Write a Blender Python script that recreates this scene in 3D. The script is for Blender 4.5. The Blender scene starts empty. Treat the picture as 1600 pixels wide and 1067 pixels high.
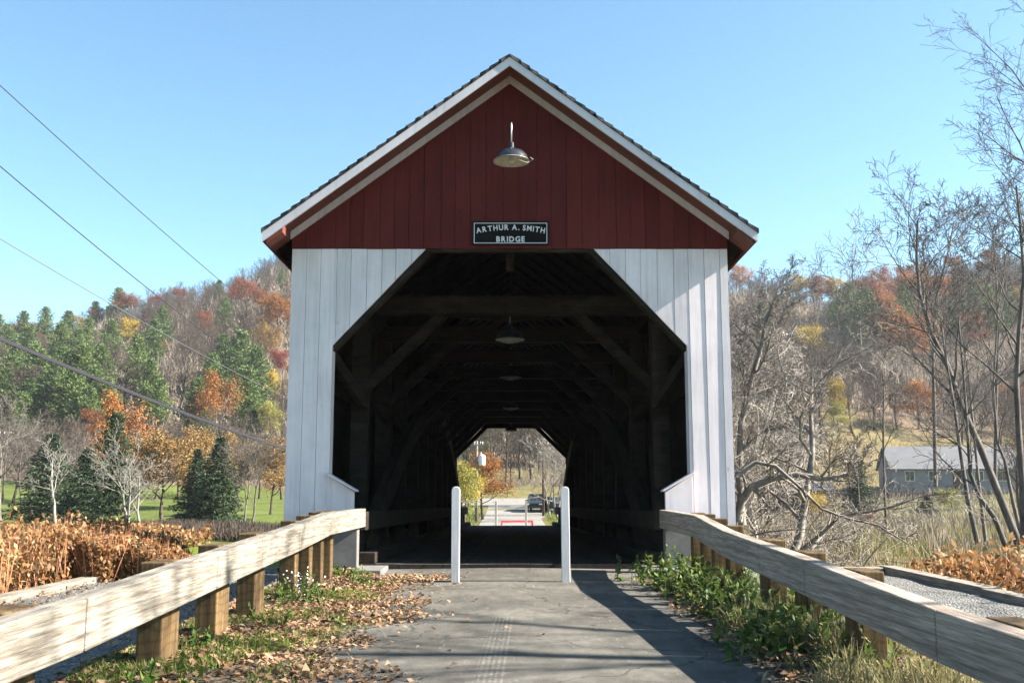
import bpy, math, random
import numpy as np
from mathutils import Vector, Matrix
rnd = random.Random(7); rng = np.random.default_rng(7)
S = bpy.context.scene; COL = S.collection
R = math.radians
EYE = 1.05
# ---------------------------------------------------------------- camera
cam = bpy.data.cameras.new('camera'); camo = bpy.data.objects.new('camera', cam); COL.objects.link(camo)
camo.location = (0, 0, EYE); camo.rotation_euler = (R(90 + 8.282), 0, 0)
cam.sensor_width = 36; cam.lens = 36 * 1556 / 1600; cam.clip_start = .05; cam.clip_end = 3000
S.camera = camo
# ---------------------------------------------------------------- world + sun
SUN_EL = 33.5; SUN_AZ = 94.3      # azimuth clockwise from +Y
w = bpy.data.worlds.new('World'); S.world = w; w.use_nodes = True
nt = w.node_tree; bg = nt.nodes['Background']
sky = nt.nodes.new('ShaderNodeTexSky'); sky.sky_type = 'NISHITA'; sky.sun_disc = False
sky.sun_elevation = R(SUN_EL); sky.sun_rotation = R(SUN_AZ); sky.altitude = 200
sky.air_density = 1.0; sky.dust_density = .6; sky.ozone_density = 1.0
tint = nt.nodes.new('ShaderNodeMix'); tint.data_type = 'RGBA'; tint.blend_type = 'MULTIPLY'; tint.inputs[0].default_value = 1; tint.inputs[7].default_value = (.72, 1.0, 1.06, 1)
nt.links.new(sky.outputs[0], tint.inputs[6]); nt.links.new(tint.outputs[2], bg.inputs[0]); bg.inputs[1].default_value = .05
sl = bpy.data.lights.new('sun', 'SUN'); sl.energy = 5.0; sl.angle = R(.5); sl.color = (1, .93, .83)
so = bpy.data.objects.new('sun', sl); COL.objects.link(so)
sd = Vector((math.sin(R(SUN_AZ)) * math.cos(R(SUN_EL)), math.cos(R(SUN_AZ)) * math.cos(R(SUN_EL)), math.sin(R(SUN_EL))))
so.rotation_euler = sd.to_track_quat('Z', 'Y').to_euler(); so.location = sd * 50
S.view_settings.view_transform = 'Standard'; S.view_settings.look = 'None'
S.view_settings.exposure = 2.42; S.view_settings.gamma = 1; S.view_settings.use_curve_mapping = False
S.cycles.use_denoising = True; S.cycles.max_bounces = 6; S.cycles.diffuse_bounces = 3; S.cycles.transparent_max_bounces = 6
S.cycles.use_adaptive_sampling = True

# ---------------------------------------------------------------- materials
def nodes(name):
    m = bpy.data.materials.new(name); m.use_nodes = True
    t = m.node_tree; b = t.nodes['Principled BSDF']
    return m, t, b
def N(t, kind, **kw):
    n = t.nodes.new(kind)
    for k, v in kw.items():
        if k in n.inputs: n.inputs[k].default_value = v
        else: setattr(n, k, v)
    return n
def ramp(t, stops, inp=None):
    n = t.nodes.new('ShaderNodeValToRGB'); e = n.color_ramp.elements
    while len(e) < len(stops): e.new(.5)
    for el, (p, c) in zip(e, stops):
        el.position = p; el.color = (*c, 1) if len(c) == 3 else c
    if inp is not None: t.links.new(inp, n.inputs[0])
    return n
def mixc(t, fac, a, b, mode='MIX'):
    n = t.nodes.new('ShaderNodeMix'); n.data_type = 'RGBA'; n.blend_type = mode
    for i, v in ((0, fac), (6, a), (7, b)):
        if hasattr(v, 'is_linked') or hasattr(v, 'links'): t.links.new(v, n.inputs[i])
        elif isinstance(v, (int, float)): n.inputs[i].default_value = v
        else: n.inputs[i].default_value = (*v, 1)
    return n.outputs[2]
def coords(t, scale=(1, 1, 1), kind='Object'):
    tc = t.nodes.new('ShaderNodeTexCoord'); mp = t.nodes.new('ShaderNodeMapping')
    mp.inputs['Scale'].default_value = scale
    t.links.new(tc.outputs[kind], mp.inputs[0]); return mp.outputs[0]
def noise(t, vec, scale, detail=4, rough=.6):
    n = N(t, 'ShaderNodeTexNoise', Scale=scale, Detail=detail, Roughness=rough)
    t.links.new(vec, n.inputs['Vector']); return n.outputs[0]
def bump(t, b, h, strength=.3, dist=.01):
    n = N(t, 'ShaderNodeBump', Strength=strength, Distance=dist)
    t.links.new(h, n.inputs['Height']); t.links.new(n.outputs[0], b.inputs['Normal'])
def island(t):
    return t.nodes.new('ShaderNodeNewGeometry').outputs['Random Per Island']
def objrand(t):
    return t.nodes.new('ShaderNodeObjectInfo').outputs['Random']

def mat_paint(name, c, dark, axis=(6, 6, .5), rough=.6, isl=.12, chip=None):
    m, t, b = nodes(name)
    v = coords(t, axis); n1 = noise(t, v, 3, 6, .7); n2 = noise(t, coords(t, (1, 1, 1)), 1.3, 5, .6)
    r1 = ramp(t, [(.35, dark), (.6, c)], n1)
    col = mixc(t, .6, c, r1.outputs[0])
    r2 = ramp(t, [(.4, (.80,) * 3), (.62, (1, 1, 1))], n2)
    n6 = noise(t, coords(t, (9, 9, .35)), 1.6, 5, .7); r6 = ramp(t, [(.52, (1, 1, 1)), (.72, (.80, .78, .76))], n6)
    col = mixc(t, .8, col, r6.outputs[0], 'MULTIPLY')
    col = mixc(t, .7, col, r2.outputs[0], 'MULTIPLY')
    ri = ramp(t, [(0, (1 - isl,) * 3), (1, (1, 1, 1))], island(t))
    col = mixc(t, 1, col, ri.outputs[0], 'MULTIPLY')
    # knots
    vo = N(t, 'ShaderNodeTexVoronoi', Scale=1.7); t.links.new(coords(t, (2.2, 2.2, 1)), vo.inputs['Vector'])
    rk = ramp(t, [(.035, (.72, .70, .66)), (.075, (1, 1, 1))], vo.outputs['Distance'])
    col = mixc(t, .8, col, rk.outputs[0], 'MULTIPLY')
    if chip:
        sep = t.nodes.new('ShaderNodeSeparateXYZ'); t.links.new(coords(t), sep.inputs[0])
        mr = N(t, 'ShaderNodeMapRange'); mr.inputs[1].default_value = 0; mr.inputs[2].default_value = 1.1; mr.inputs[3].default_value = .5; mr.inputs[4].default_value = 0
        t.links.new(sep.outputs[2], mr.inputs[0])
        n3 = noise(t, coords(t, (5, 5, 1.5)), 4, 6, .7)
        mu = N(t, 'ShaderNodeMath', operation='MULTIPLY'); t.links.new(mr.outputs[0], mu.inputs[0]); t.links.new(n3, mu.inputs[1])
        col = mixc(t, mu.outputs[0], col, chip)
    t.links.new(col, b.inputs['Base Color']); b.inputs['Roughness'].default_value = rough
    bump(t, b, n1, .25, .004)
    return m
def mat_timber(name, light, dark, axis, rough=.85, scale=6, bs=.6, contrast=(.38, .62)):
    """grain runs along the axis with the small scale"""
    m, t, b = nodes(name)
    v = coords(t, axis); n1 = noise(t, v, scale, 8, .72); n2 = noise(t, v, scale * .25, 3, .6)
    r1 = ramp(t, [(contrast[0], dark), (contrast[1], light)], n1)
    r2 = ramp(t, [(.35, (.62,) * 3), (.65, (1, 1, 1))], n2)
    col = mixc(t, .8, r1.outputs[0], r2.outputs[0], 'MULTIPLY')
    wv = N(t, 'ShaderNodeTexWave', Scale=1.2, Distortion=9, Detail=3); wv.bands_direction = 'Z'
    wv.inputs['Detail Scale'].default_value = 1.2
    t.links.new(coords(t, (axis[0] * .3, axis[1] * .3, 4)), wv.inputs['Vector'])
    rw = ramp(t, [(.05, (.62, .58, .52)), (.3, (1, 1, 1))], wv.outputs[0])
    col = mixc(t, .55, col, rw.outputs[0], 'MULTIPLY')
    ri = ramp(t, [(0, (.78, .78, .78)), (1, (1, 1, 1))], island(t))
    col = mixc(t, 1, col, ri.outputs[0], 'MULTIPLY')
    t.links.new(col, b.inputs['Base Color']); b.inputs['Roughness'].default_value = rough
    b.inputs['Specular IOR Level'].default_value = .2
    bump(t, b, n1, bs, .006)
    return m
def mat_foliage(name, cols, rough=.6, trans=.25, objvar=.5, spec=.2):
    m, t, b = nodes(name)
    st = [(i / (len(cols) - 1), tuple(q * .56 for q in c)) for i, c in enumerate(cols)]
    r = ramp(t, st, island(t))
    ro = ramp(t, [(0, (1 - objvar * .6, 1 - objvar * .5, 1 - objvar * .45)), (.5, (1, 1, 1)), (1, (1 + objvar * .35, 1 + objvar * .2, 1 + objvar * .1))], objrand(t))
    col = mixc(t, 1, r.outputs[0], ro.outputs[0], 'MULTIPLY')
    n = noise(t, coords(t), .8, 2); rn = ramp(t, [(.35, (.7,) * 3), (.65, (1.15, 1.15, 1.1))], n)
    col = mixc(t, .8, col, rn.outputs[0], 'MULTIPLY')
    t.links.new(col, b.inputs['Base Color']); b.inputs['Roughness'].default_value = rough
    b.inputs['Specular IOR Level'].default_value = spec
    tr = t.nodes.new('ShaderNodeBsdfTranslucent'); t.links.new(col, tr.inputs[0])
    mx = t.nodes.new('ShaderNodeMixShader'); mx.inputs[0].default_value = trans
    t.links.new(b.outputs[0], mx.inputs[1]); t.links.new(tr.outputs[0], mx.inputs[2])
    t.links.new(mx.outputs[0], t.nodes['Material Output'].inputs[0])
    return m
def mat_bark(name, a, c, objvar=.4):
    m, t, b = nodes(name)
    n1 = noise(t, coords(t, (1, 1, .35)), 5, 5, .7)
    a = tuple(q * .55 for q in a); c = tuple(q * .55 for q in c)
    r = ramp(t, [(.35, a), (.62, c)], n1)
    ro = ramp(t, [(0, (1 - objvar, 1 - objvar * 1.1, 1 - objvar * 1.15)), (1, (1.15, 1.12, 1.1))], objrand(t))
    col = mixc(t, 1, r.outputs[0], ro.outputs[0], 'MULTIPLY')
    t.links.new(col, b.inputs['Base Color']); b.inputs['Roughness'].default_value = .9
    b.inputs['Specular IOR Level'].default_value = .1
    return m
def mat_plain(name, c, rough=.5, metal=0, var=.15, vs=8):
    m, t, b = nodes(name)
    n1 = noise(t, coords(t), vs, 4)
    r = ramp(t, [(.3, tuple(x * (1 - var) for x in c)), (.7, tuple(min(1, x * (1 + var * .5)) for x in c))], n1)
    t.links.new(r.outputs[0], b.inputs['Base Color']); b.inputs['Roughness'].default_value = rough; b.inputs['Metallic'].default_value = metal
    return m

M = {}
M['white'] = mat_paint('white_paint', (.78, .69, .70), (.64, .575, .59), chip=(.30, .29, .29))
M['white_post'] = mat_paint('post_white_paint', (.74, .73, .74), (.42, .41, .39), rough=.6, chip=(.25, .24, .22))
M['trim'] = mat_paint('trim_paint', (.62, .53, .53), (.46, .39, .38))
M['fascia'] = mat_paint('fascia_paint', (.64, .59, .64), (.6, .6, .62))
M['red'] = mat_paint('red_paint', (.13, .025, .023), (.085, .018, .016), isl=.16, rough=.9)
M['red'].node_tree.nodes['Principled BSDF'].inputs['Specular IOR Level'].default_value = .08
M['soffit'] = mat_paint('soffit_red_paint', (.15, .035, .02), (.07, .02, .013), axis=(6, .5, 6))
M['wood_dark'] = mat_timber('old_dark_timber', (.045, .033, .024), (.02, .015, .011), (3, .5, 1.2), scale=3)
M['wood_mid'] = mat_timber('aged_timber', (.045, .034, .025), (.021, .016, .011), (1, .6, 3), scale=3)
M['rail'] = mat_timber('weathered_rail_timber', (.40, .36, .30), (.17, .14, .105), (22, .8, 22), scale=5, bs=.7, contrast=(.36, .60))
M['rail2'] = mat_timber('grey_brown_rail_timber', (.46, .385, .32), (.26, .21, .165), (22, .8, 22), scale=5, bs=.7)
M['post'] = mat_timber('treated_post_timber', (.19, .12, .052), (.075, .048, .023), (8, 8, .6), scale=3)
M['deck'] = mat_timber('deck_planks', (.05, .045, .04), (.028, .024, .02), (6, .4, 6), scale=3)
M['concrete'] = mat_plain('concrete', (.13, .125, .118), .9, 0, .3, 6)
M['steel_dark'] = mat_plain('dark_enamel', (.018, .02, .026), .3, 0, .2)
M['steel_dark'].node_tree.nodes['Principled BSDF'].inputs['Coat Weight'].default_value = .6
M['enamel'] = mat_plain('white_enamel', (.60, .57, .46), .35)
M['galv'] = mat_plain('galvanised', (.5, .5, .52), .4, .8)
M['bulb'] = mat_plain('bulb_glass', (.55, .55, .5), .1)
M['black'] = mat_plain('sign_black', (.012, .011, .012), .9); M['black'].node_tree.nodes['Principled BSDF'].inputs['Specular IOR Level'].default_value = .05
M['letter'] = mat_plain('sign_letters', (.62, .60, .60), .6, 0, .06)
M['rubber'] = mat_plain('rubber', (.02, .02, .02), .8)
M['glass'] = mat_plain('car_glass', (.02, .028, .03), .15)
M['wire'] = mat_plain('wire_rubber', (.018, .018, .024), .7)
M['wirelt'] = mat_plain('bare_wire', (.10, .10, .11), .6, .0)
M['pole'] = mat_timber('pole_wood', (.26, .235, .21), (.15, .125, .105), (6, 6, .4), scale=3)
M['pole_dark'] = mat_timber('pole_wood_brown', (.16, .10, .08), (.08, .05, .04), (6, 6, .4), scale=3)
M['insul'] = mat_plain('porcelain', (.7, .7, .72), .3)
M['bark'] = mat_bark('grey_bark', (.34, .30, .26), (.60, .555, .50), .3)
M['bark_brown'] = mat_bark('brown_bark', (.07, .055, .045), (.16, .13, .105), .2)
M['bark_near'] = mat_bark('lichen_bark', (.20, .175, .15), (.50, .45, .39), .15)
M['bark_white'] = mat_bark('pale_bark', (.24, .225, .20), (.47, .445, .40), .1)
M['bark_clump'] = mat_bark('grey_brown_bark', (.09, .078, .07), (.25, .225, .20), .15)
M['pine'] = mat_foliage('pine_needles', [(.11, .19, .055), (.18, .27, .085), (.25, .35, .12), (.14, .22, .07)], trans=.2)
M['spruce'] = mat_foliage('spruce_needles', [(.03, .06, .028), (.05, .09, .04), (.085, .13, .055)], trans=.12, objvar=.3)
M['orange'] = mat_foliage('orange_leaves', [(.40, .13, .035), (.56, .21, .05), (.62, .29, .075), (.34, .10, .03)], objvar=.3)
M['rust'] = mat_foliage('rust_leaves', [(.30, .08, .03), (.42, .12, .04), (.34, .13, .06)], objvar=.3)
M['red_leaf'] = mat_foliage('red_leaves', [(.30, .05, .035), (.36, .09, .05)], objvar=.2)
M['yellow'] = mat_foliage('yellow_leaves', [(.75, .52, .06), (.80, .60, .10), (.62, .42, .05)], objvar=.1)
M['yelgreen'] = mat_foliage('yellow_green_leaves', [(.36, .38, .09), (.50, .42, .10), (.28, .34, .08)], objvar=.1)
M['tan'] = mat_foliage('tan_leaves', [(.44, .25, .09), (.54, .34, .14), (.36, .20, .06), (.30, .21, .06)], objvar=.15)
M['knot'] = mat_foliage('knotweed_leaves', [(.38, .15, .06), (.52, .24, .085), (.60, .35, .15), (.62, .44, .24), (.28, .13, .06), (.46, .28, .12)], trans=.35, objvar=0)
M['knotstem'] = mat_plain('knotweed_stems', (.40, .17, .08), .7)
M['litter'] = mat_foliage('fallen_leaf', [(.30, .15, .085), (.46, .29, .17), (.58, .40, .25), (.38, .19, .09), (.66, .50, .33)], trans=.15, objvar=0)
M['grass'] = mat_foliage('grass_blades', [(.11, .20, .03), (.20, .30, .05), (.34, .34, .09), (.13, .24, .03)], trans=.35, objvar=0)
M['drygrass'] = mat_foliage('dry_grass', [(.50, .42, .22), (.38, .34, .14), (.60, .48, .28), (.24, .27, .08)], trans=.3, objvar=0)
M['marsh'] = mat_foliage('marsh_grass', [(.40, .32, .15), (.30, .28, .10), (.24, .17, .09), (.34, .36, .10), (.46, .40, .2)], trans=.3, objvar=0)
M['weed'] = mat_foliage('weed_leaves', [(.07, .15, .03), (.14, .25, .04), (.28, .36, .07), (.10, .19, .03), (.35, .36, .10)], trans=.35, objvar=0, spec=.4)
M['brush'] = mat_bark('brush_twigs', (.24, .19, .15), (.48, .41, .34), 0)

def mat_asphalt():
    m, t, b = nodes('asphalt')
    v = coords(t); n1 = noise(t, v, 120, 3, .8); n2 = noise(t, v, 1.1, 6, .65); n3 = noise(t, v, 22, 4, .7)
    r = ramp(t, [(.3, (.084, .080, .072)), (.7, (.148, .141, .126))], n2)
    r1 = ramp(t, [(.3, (.6,) * 3), (.7, (1.25,) * 3)], n1)
    col = mixc(t, .8, r.outputs[0], r1.outputs[0], 'MULTIPLY')
    n4 = noise(t, v, .45, 3, .5); n5 = noise(t, coords(t, (1, .35, 1)), 7, 5, .75)
    r4 = ramp(t, [(.35, (.72, .71, .70)), (.65, (1.22, 1.2, 1.14))], n4); r5 = ramp(t, [(.32, (.68,) * 3), (.6, (1.12,) * 3)], n5)
    col = mixc(t, .9, col, r4.outputs[0], 'MULTIPLY'); col = mixc(t, .8, col, r5.outputs[0], 'MULTIPLY')
    r3 = ramp(t, [(.64, (0,) * 3), (.78, (1, 1, 1))], n3)
    col = mixc(t, N_mul(t, r3.outputs[0], .4), col, (.19, .175, .15))
    # pale scuffed tyre marks, ribbed lines
    sep = t.nodes.new('ShaderNodeSeparateXYZ'); t.links.new(v, sep.inputs[0])
    def mth(op, a, c=None):
        n = t.nodes.new('ShaderNodeMath'); n.operation = op
        for i, q in enumerate((a, c)):
            if q is None: continue
            if isinstance(q, (int, float)): n.inputs[i].default_value = q
            else: t.links.new(q, n.inputs[i])
        return n.outputs[0]
    xo = mth('ADD', sep.outputs[0], mth('MULTIPLY', mth('SUBTRACT', sep.outputs[1], 7.), -.022))
    xo = mth('ADD', xo, .10)
    rib = mth('GREATER_THAN', mth('SINE', mth('MULTIPLY', xo, 6.283 / .032)), .1)
    band = mth('MULTIPLY', mth('LESS_THAN', mth('ABSOLUTE', xo), .085), mth('LESS_THAN', sep.outputs[1], 8.35))
    nb = noise(t, v, 45, 3, .8)
    nbk = noise(t, coords(t, (1.5, 4, 1)), 2.2, 4, .7)
    msk = mth('MULTIPLY', mth('MULTIPLY', rib, band), mth('MULTIPLY', mth('GREATER_THAN', nb, .51), mth('MULTIPLY', mth('GREATER_THAN', nbk, .44), nbk)))
    col = mixc(t, mth('MULTIPLY', msk, .95), col, (.26, .25, .22))
    # faint scratches farther up
    wv = noise(t, coords(t, (5, 1.2, 1)), 3.2, 3, .5)
    sc = mth('MULTIPLY', mth('GREATER_THAN', wv, .665), mth('GREATER_THAN', nb, .5))
    col = mixc(t, mth('MULTIPLY', sc, .5), col, (.24, .23, .20))
    vo = N(t, 'ShaderNodeTexVoronoi', Scale=.55, feature='DISTANCE_TO_EDGE'); 
    nv = N(t, 'ShaderNodeTexNoise', Scale=2.5, Detail=6); t.links.new(v, nv.inputs['Vector'])
    va = t.nodes.new('ShaderNodeVectorMath'); va.operation = 'ADD'; t.links.new(v, va.inputs[0])
    vsn = t.nodes.new('ShaderNodeVectorMath'); vsn.operation = 'SCALE'; vsn.inputs['Scale'].default_value = .5
    t.links.new(nv.outputs['Color'], vsn.inputs[0]); t.links.new(vsn.outputs[0], va.inputs[1]); t.links.new(va.outputs[0], vo.inputs['Vector'])
    seam = mth('LESS_THAN', mth('ABSOLUTE', mth('SUBTRACT', sep.outputs[1], mth('ADD', 11.62, mth('MULTIPLY', nb, .03)))), .012)
    col = mixc(t, mth('MULTIPLY', seam, .7), col, (.02, .02, .02))
    cr = mth('LESS_THAN', vo.outputs['Distance'], .004)
    col = mixc(t, mth('MULTIPLY', cr, .6), col, (.02, .02, .02))
    t.links.new(col, b.inputs['Base Color']); b.inputs['Roughness'].default_value = .88
    b.inputs['Specular IOR Level'].default_value = .04
    bump(t, b, n1, .7, .006); return m
def N_mul(t, s, f):
    n = t.nodes.new('ShaderNodeMath'); n.operation = 'MULTIPLY'; t.links.new(s, n.inputs[0]); n.inputs[1].default_value = f; return n.outputs[0]
M['asphalt'] = mat_asphalt()
def mat_gravel(name, a, c, sc=45):
    m, t, b = nodes(name)
    v = coords(t); vo = N(t, 'ShaderNodeTexVoronoi', Scale=sc); t.links.new(v, vo.inputs['Vector'])
    r = ramp(t, [(0, a), (1, c)], vo.outputs['Color'])
    n = noise(t, v, 1.5, 4); rn = ramp(t, [(.3, (.75,) * 3), (.7, (1.1,) * 3)], n)
    col = mixc(t, .8, r.outputs[0], rn.outputs[0], 'MULTIPLY')
    t.links.new(col, b.inputs['Base Color']); b.inputs['Roughness'].default_value = .95; b.inputs['Specular IOR Level'].default_value = .1
    bump(t, b, vo.outputs['Distance'], 1, .02); return m
M['gravel'] = mat_gravel('gravel', (.07, .07, .066), (.24, .235, .22))
M['shingle'] = mat_gravel('asphalt_shingles', (.03, .03, .032), (.09, .09, .09), 9)
M['soil'] = mat_gravel('verge_soil', (.04, .034, .025), (.12, .095, .065), 30)
M['road_far'] = mat_plain('far_road', (.17, .16, .14), .9, 0, .25, 1.2)
def mat_ground():
    m, t, b = nodes('ground')
    at = t.nodes.new('ShaderNodeVertexColor'); at.layer_name = 'kind'
    v = coords(t); n1 = noise(t, v, .35, 8, .7); n2 = noise(t, v, 3, 6, .7)
    r = ramp(t, [(.3, (.6, .58, .5)), (.7, (1.25, 1.2, 1.15))], n1)
    r2 = ramp(t, [(.3, (.7,) * 3), (.7, (1.2,) * 3)], n2)
    col = mixc(t, .8, at.outputs[0], r.outputs[0], 'MULTIPLY'); col = mixc(t, .8, col, r2.outputs[0], 'MULTIPLY')
    t.links.new(col, b.inputs['Base Color']); b.inputs['Roughness'].default_value = 1
    b.inputs['Specular IOR Level'].default_value = .05
    bump(t, b, n2, .6, .15); return m
M['ground'] = mat_ground()
m, t, b = nodes('river_water'); b.inputs['Base Color'].default_value = (.03, .05, .04, 1); b.inputs['Roughness'].default_value = .05
bump(t, b, noise(t, coords(t), 3, 4), .2, .05); M['water'] = m

# ---------------------------------------------------------------- builders
def tag(o, label=None, cat=None, group=None, kind=None):
    if label: o['label'] = label
    if cat: o['category'] = cat
    if group: o['group'] = group
    if kind: o['kind'] = kind
    return o
def thing(name, label, cat, loc=(0, 0, 0), rz=0, group=None):
    o = bpy.data.objects.new(name, None); COL.objects.link(o); o.location = loc; o.rotation_euler = (0, 0, rz)
    o.empty_display_size = .2
    return tag(o, label, cat, group)
def link(name, me, mats, parent=None, loc=None):
    o = bpy.data.objects.new(name, me); COL.objects.link(o)
    for m in (mats if isinstance(mats, (list, tuple)) else [mats]):
        if len(me.materials) < (len(mats) if isinstance(mats, (list, tuple)) else 1): me.materials.append(m)
    if parent: o.parent = parent
    if loc is not None: o.location = loc
    return o
def npmesh(name, V, F, smooth=False):
    """V (n,3), F (m,k) one face size"""
    V = np.ascontiguousarray(V, dtype=np.float32); F = np.ascontiguousarray(F, dtype=np.int32)
    me = bpy.data.meshes.new(name); k = F.shape[1]; m = len(F)
    me.vertices.add(len(V)); me.vertices.foreach_set('co', V.ravel())
    me.loops.add(m * k); me.loops.foreach_set('vertex_index', F.ravel())
    me.polygons.add(m); me.polygons.foreach_set('loop_start', np.arange(m, dtype=np.int32) * k)
    if smooth: me.polygons.foreach_set('use_smooth', np.ones(m, dtype=bool))
    me.update(calc_edges=True); return me
class MB:
    def __init__(s): s.v = []; s.f = []
    def add(s, V, F):
        n = len(s.v); s.v += [tuple(p) for p in V]; s.f += [tuple(i + n for i in f) for f in F]; return s
    def box(s, x0, x1, y0, y1, z0, z1):
        V = [(x, y, z) for z in (z0, z1) for y in (y0, y1) for x in (x0, x1)]
        return s.add(V, [(0, 2, 3, 1), (4, 5, 7, 6), (0, 1, 5, 4), (2, 6, 7, 3), (0, 4, 6, 2), (1, 3, 7, 5)])
    def prism(s, poly, a0, a1, axis='y'):
        """poly: list of 2D points; extruded along axis. y: poly=(x,z); x: poly=(y,z); z: poly=(x,y)"""
        n = len(poly)
        def P(p, a): return {'y': (p[0], a, p[1]), 'x': (a, p[0], p[1]), 'z': (p[0], p[1], a)}[axis]
        V = [P(p, a0) for p in poly] + [P(p, a1) for p in poly]
        return s.add(V, [tuple(range(n)), tuple(range(2 * n - 1, n - 1, -1))] + [(i, i + n, (i + 1) % n + n, (i + 1) % n) for i in range(n)])
    def beam(s, p, q, w, h, up=(0, 0, 1)):
        p = Vector(p); q = Vector(q); d = (q - p).normalized(); u = Vector(up)
        sd_ = d.cross(u)
        if sd_.length < 1e-4: sd_ = d.cross(Vector((1, 0, 0)))
        sd_.normalize(); u = sd_.cross(d).normalized()
        V = [c + sd_ * (a * w / 2) + u * (b_ * h / 2) for c in (p, q) for a, b_ in ((-1, -1), (1, -1), (1, 1), (-1, 1))]
        return s.add(V, [(0, 1, 2, 3), (7, 6, 5, 4), (0, 4, 5, 1), (1, 5, 6, 2), (2, 6, 7, 3), (3, 7, 4, 0)])
    def tube(s, pts, rad, n=8, caps=True):
        pts = [Vector(p) for p in pts]; rr = rad if isinstance(rad, (list, tuple)) else [rad] * len(pts)
        prev = None; V = []
        for i, p in enumerate(pts):
            d = (pts[min(i + 1, len(pts) - 1)] - pts[max(i - 1, 0)]).normalized()
            if prev is None:
                a = d.orthogonal().normalized()
            else:
                a = (prev - d * prev.dot(d)).normalized()
            prev = a; b_ = d.cross(a)
            for k in range(n):
                th = 2 * math.pi * k / n; V.append(p + (a * math.cos(th) + b_ * math.sin(th)) * rr[i])
        F = [(i * n + k, i * n + (k + 1) % n, (i + 1) * n + (k + 1) % n, (i + 1) * n + k) for i in range(len(pts) - 1) for k in range(n)]
        if caps: F += [tuple(range(n - 1, -1, -1)), tuple((len(pts) - 1) * n + k for k in range(n))]
        return s.add(V, F)
    def lathe(s, prof, c=(0, 0, 0), n=24, closed=False):
        V = []
        for r_, z in prof:
            for k in range(n):
                th = 2 * math.pi * k / n; V.append((c[0] + r_ * math.cos(th), c[1] + r_ * math.sin(th), c[2] + z))
        F = [(i * n + k, i * n + (k + 1) % n, (i + 1) * n + (k + 1) % n, (i + 1) * n + k) for i in range(len(prof) - 1) for k in range(n)]
        return s.add(V, F)
    def build(s, name, mats, parent=None, loc=None, fn=None, smooth=False, bevel=0):
        V = s.v
        if fn: V = [fn(p) for p in V]
        me = bpy.data.meshes.new(name); me.from_pydata([tuple(p) for p in V], [], s.f); me.update()
        o = link(name, me, mats, parent, loc)
        if smooth: me.polygons.foreach_set('use_smooth', [True] * len(me.polygons))
        if bevel:
            bm = o.modifiers.new('bevel', 'BEVEL'); bm.width = bevel; bm.segments = 2; bm.limit_method = 'ANGLE'
        return o
def structure(o): o['kind'] = 'structure'; return o

# ---------------------------------------------------------------- terrain
ROAD = [(40, -.62), (43, -.62), (50, -1.5), (57, -2.55), (65, -2.45), (75, -2.0), (85, -1.8), (100, -1.6), (130, -.3), (160, 2), (200, 10), (320, 60), (700, 90)]
PROF = {
    -1200: [(20, -2), (90, -2.), (120, -1), (150, 4), (320, 48), (700, 66)],
    0:    [(20, -2), (90, -2.), (120, -1), (150, 4), (320, 48), (700, 66)],
    300:  [(20, -2), (90, -2.), (125, -.7), (150, 4), (320, 61), (700, 76)],
    450:  [(20, -2), (90, -2.), (130, -.3), (155, 5), (320, 68), (700, 84)],
    700:  ROAD, 800: ROAD, 900: ROAD,
    1150: [(20, -2), (90, -2.), (130, .3), (165, 6.5), (320, 60), (700, 76)],
    1300: [(20, -2), (90, -2.), (130, .5), (165, 7.5), (320, 60), (700, 78)],
    1450: [(20, -2), (90, -2.), (130, .6), (165, 7.5), (320, 67), (700, 84)],
    1600: [(20, -2), (90, -2.), (130, .6), (165, 7.5), (320, 73), (700, 90)],
    2800: [(20, -2), (90, -2.), (130, .6), (165, 7.5), (320, 73), (700, 90)]}
KX = sorted(PROF)
def sstep(a, b_, x): q = np.clip((x - a) / (b_ - a), 0, 1); return q * q * (3 - 2 * q)
def river_y(x): return 30 + 4 * np.sin(x / 18.) - .12 * x
def groundz(x, y):
    x = np.asarray(x, float); y = np.asarray(y, float); x, y = np.broadcast_arrays(x, y)
    D = np.maximum(y, 20.); a = 800 + x / np.maximum(y, 45.) * 1556
    Z = np.array([np.interp(D, *zip(*PROF[k])) for k in KX]); zz = np.zeros(x.shape)
    for i in range(len(KX) - 1):
        m_ = (a >= KX[i]) & (a <= KX[i + 1]); tt = (a - KX[i]) / (KX[i + 1] - KX[i]); tt = tt * tt * (3 - 2 * tt)
        zz = np.where(m_, Z[i] * (1 - tt) + Z[i + 1] * tt, zz)
    zz = np.where(a < KX[0], Z[0], np.where(a > KX[-1], Z[-1], zz))
    low = np.where(y < 45, -2., zz)
    zz = low
    hn = sstep(135, 200, y)
    zz = zz + hn * (2.2 * np.sin(x / 23. + y / 31.) + 1.6 * np.sin(x / 11. - y / 17. + 1) + 2.5 * np.sin(x / 47. + 2))
    zz = zz + .12 * np.sin(x / 3.1 + y / 4.3) * sstep(6, 9, np.abs(x)) + .1 * np.sin(x / 1.7 - y / 2.3) * sstep(6, 9, np.abs(x))
    # river channel
    d = np.abs(y - river_y(x)); zz = zz - 2.8 * (1 - sstep(6.5, 10.5, d))
    # near embankment
    e = (1 - sstep(4.95, 7., np.abs(x))) * (1 - sstep(14.2, 17, y))
    zz = zz * (1 - e) + e * -.10
    # far approach embankment
    e = (1 - sstep(3.6, 8, np.abs(x))) * sstep(40.5, 43.2, y) * (1 - sstep(95, 112, y))
    rz = np.interp(y, *zip(*ROAD)) - .06
    zz = zz * (1 - e) + e * rz
    e = (1 - sstep(9, 14, np.abs(y - 120))) * (1 - sstep(40, 60, np.abs(x)))
    rz2 = np.interp(y, *zip(*ROAD)) - .06
    zz = zz * (1 - e) + e * rz2
    return zz
def gz(x, y): return float(groundz(x, y))
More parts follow.
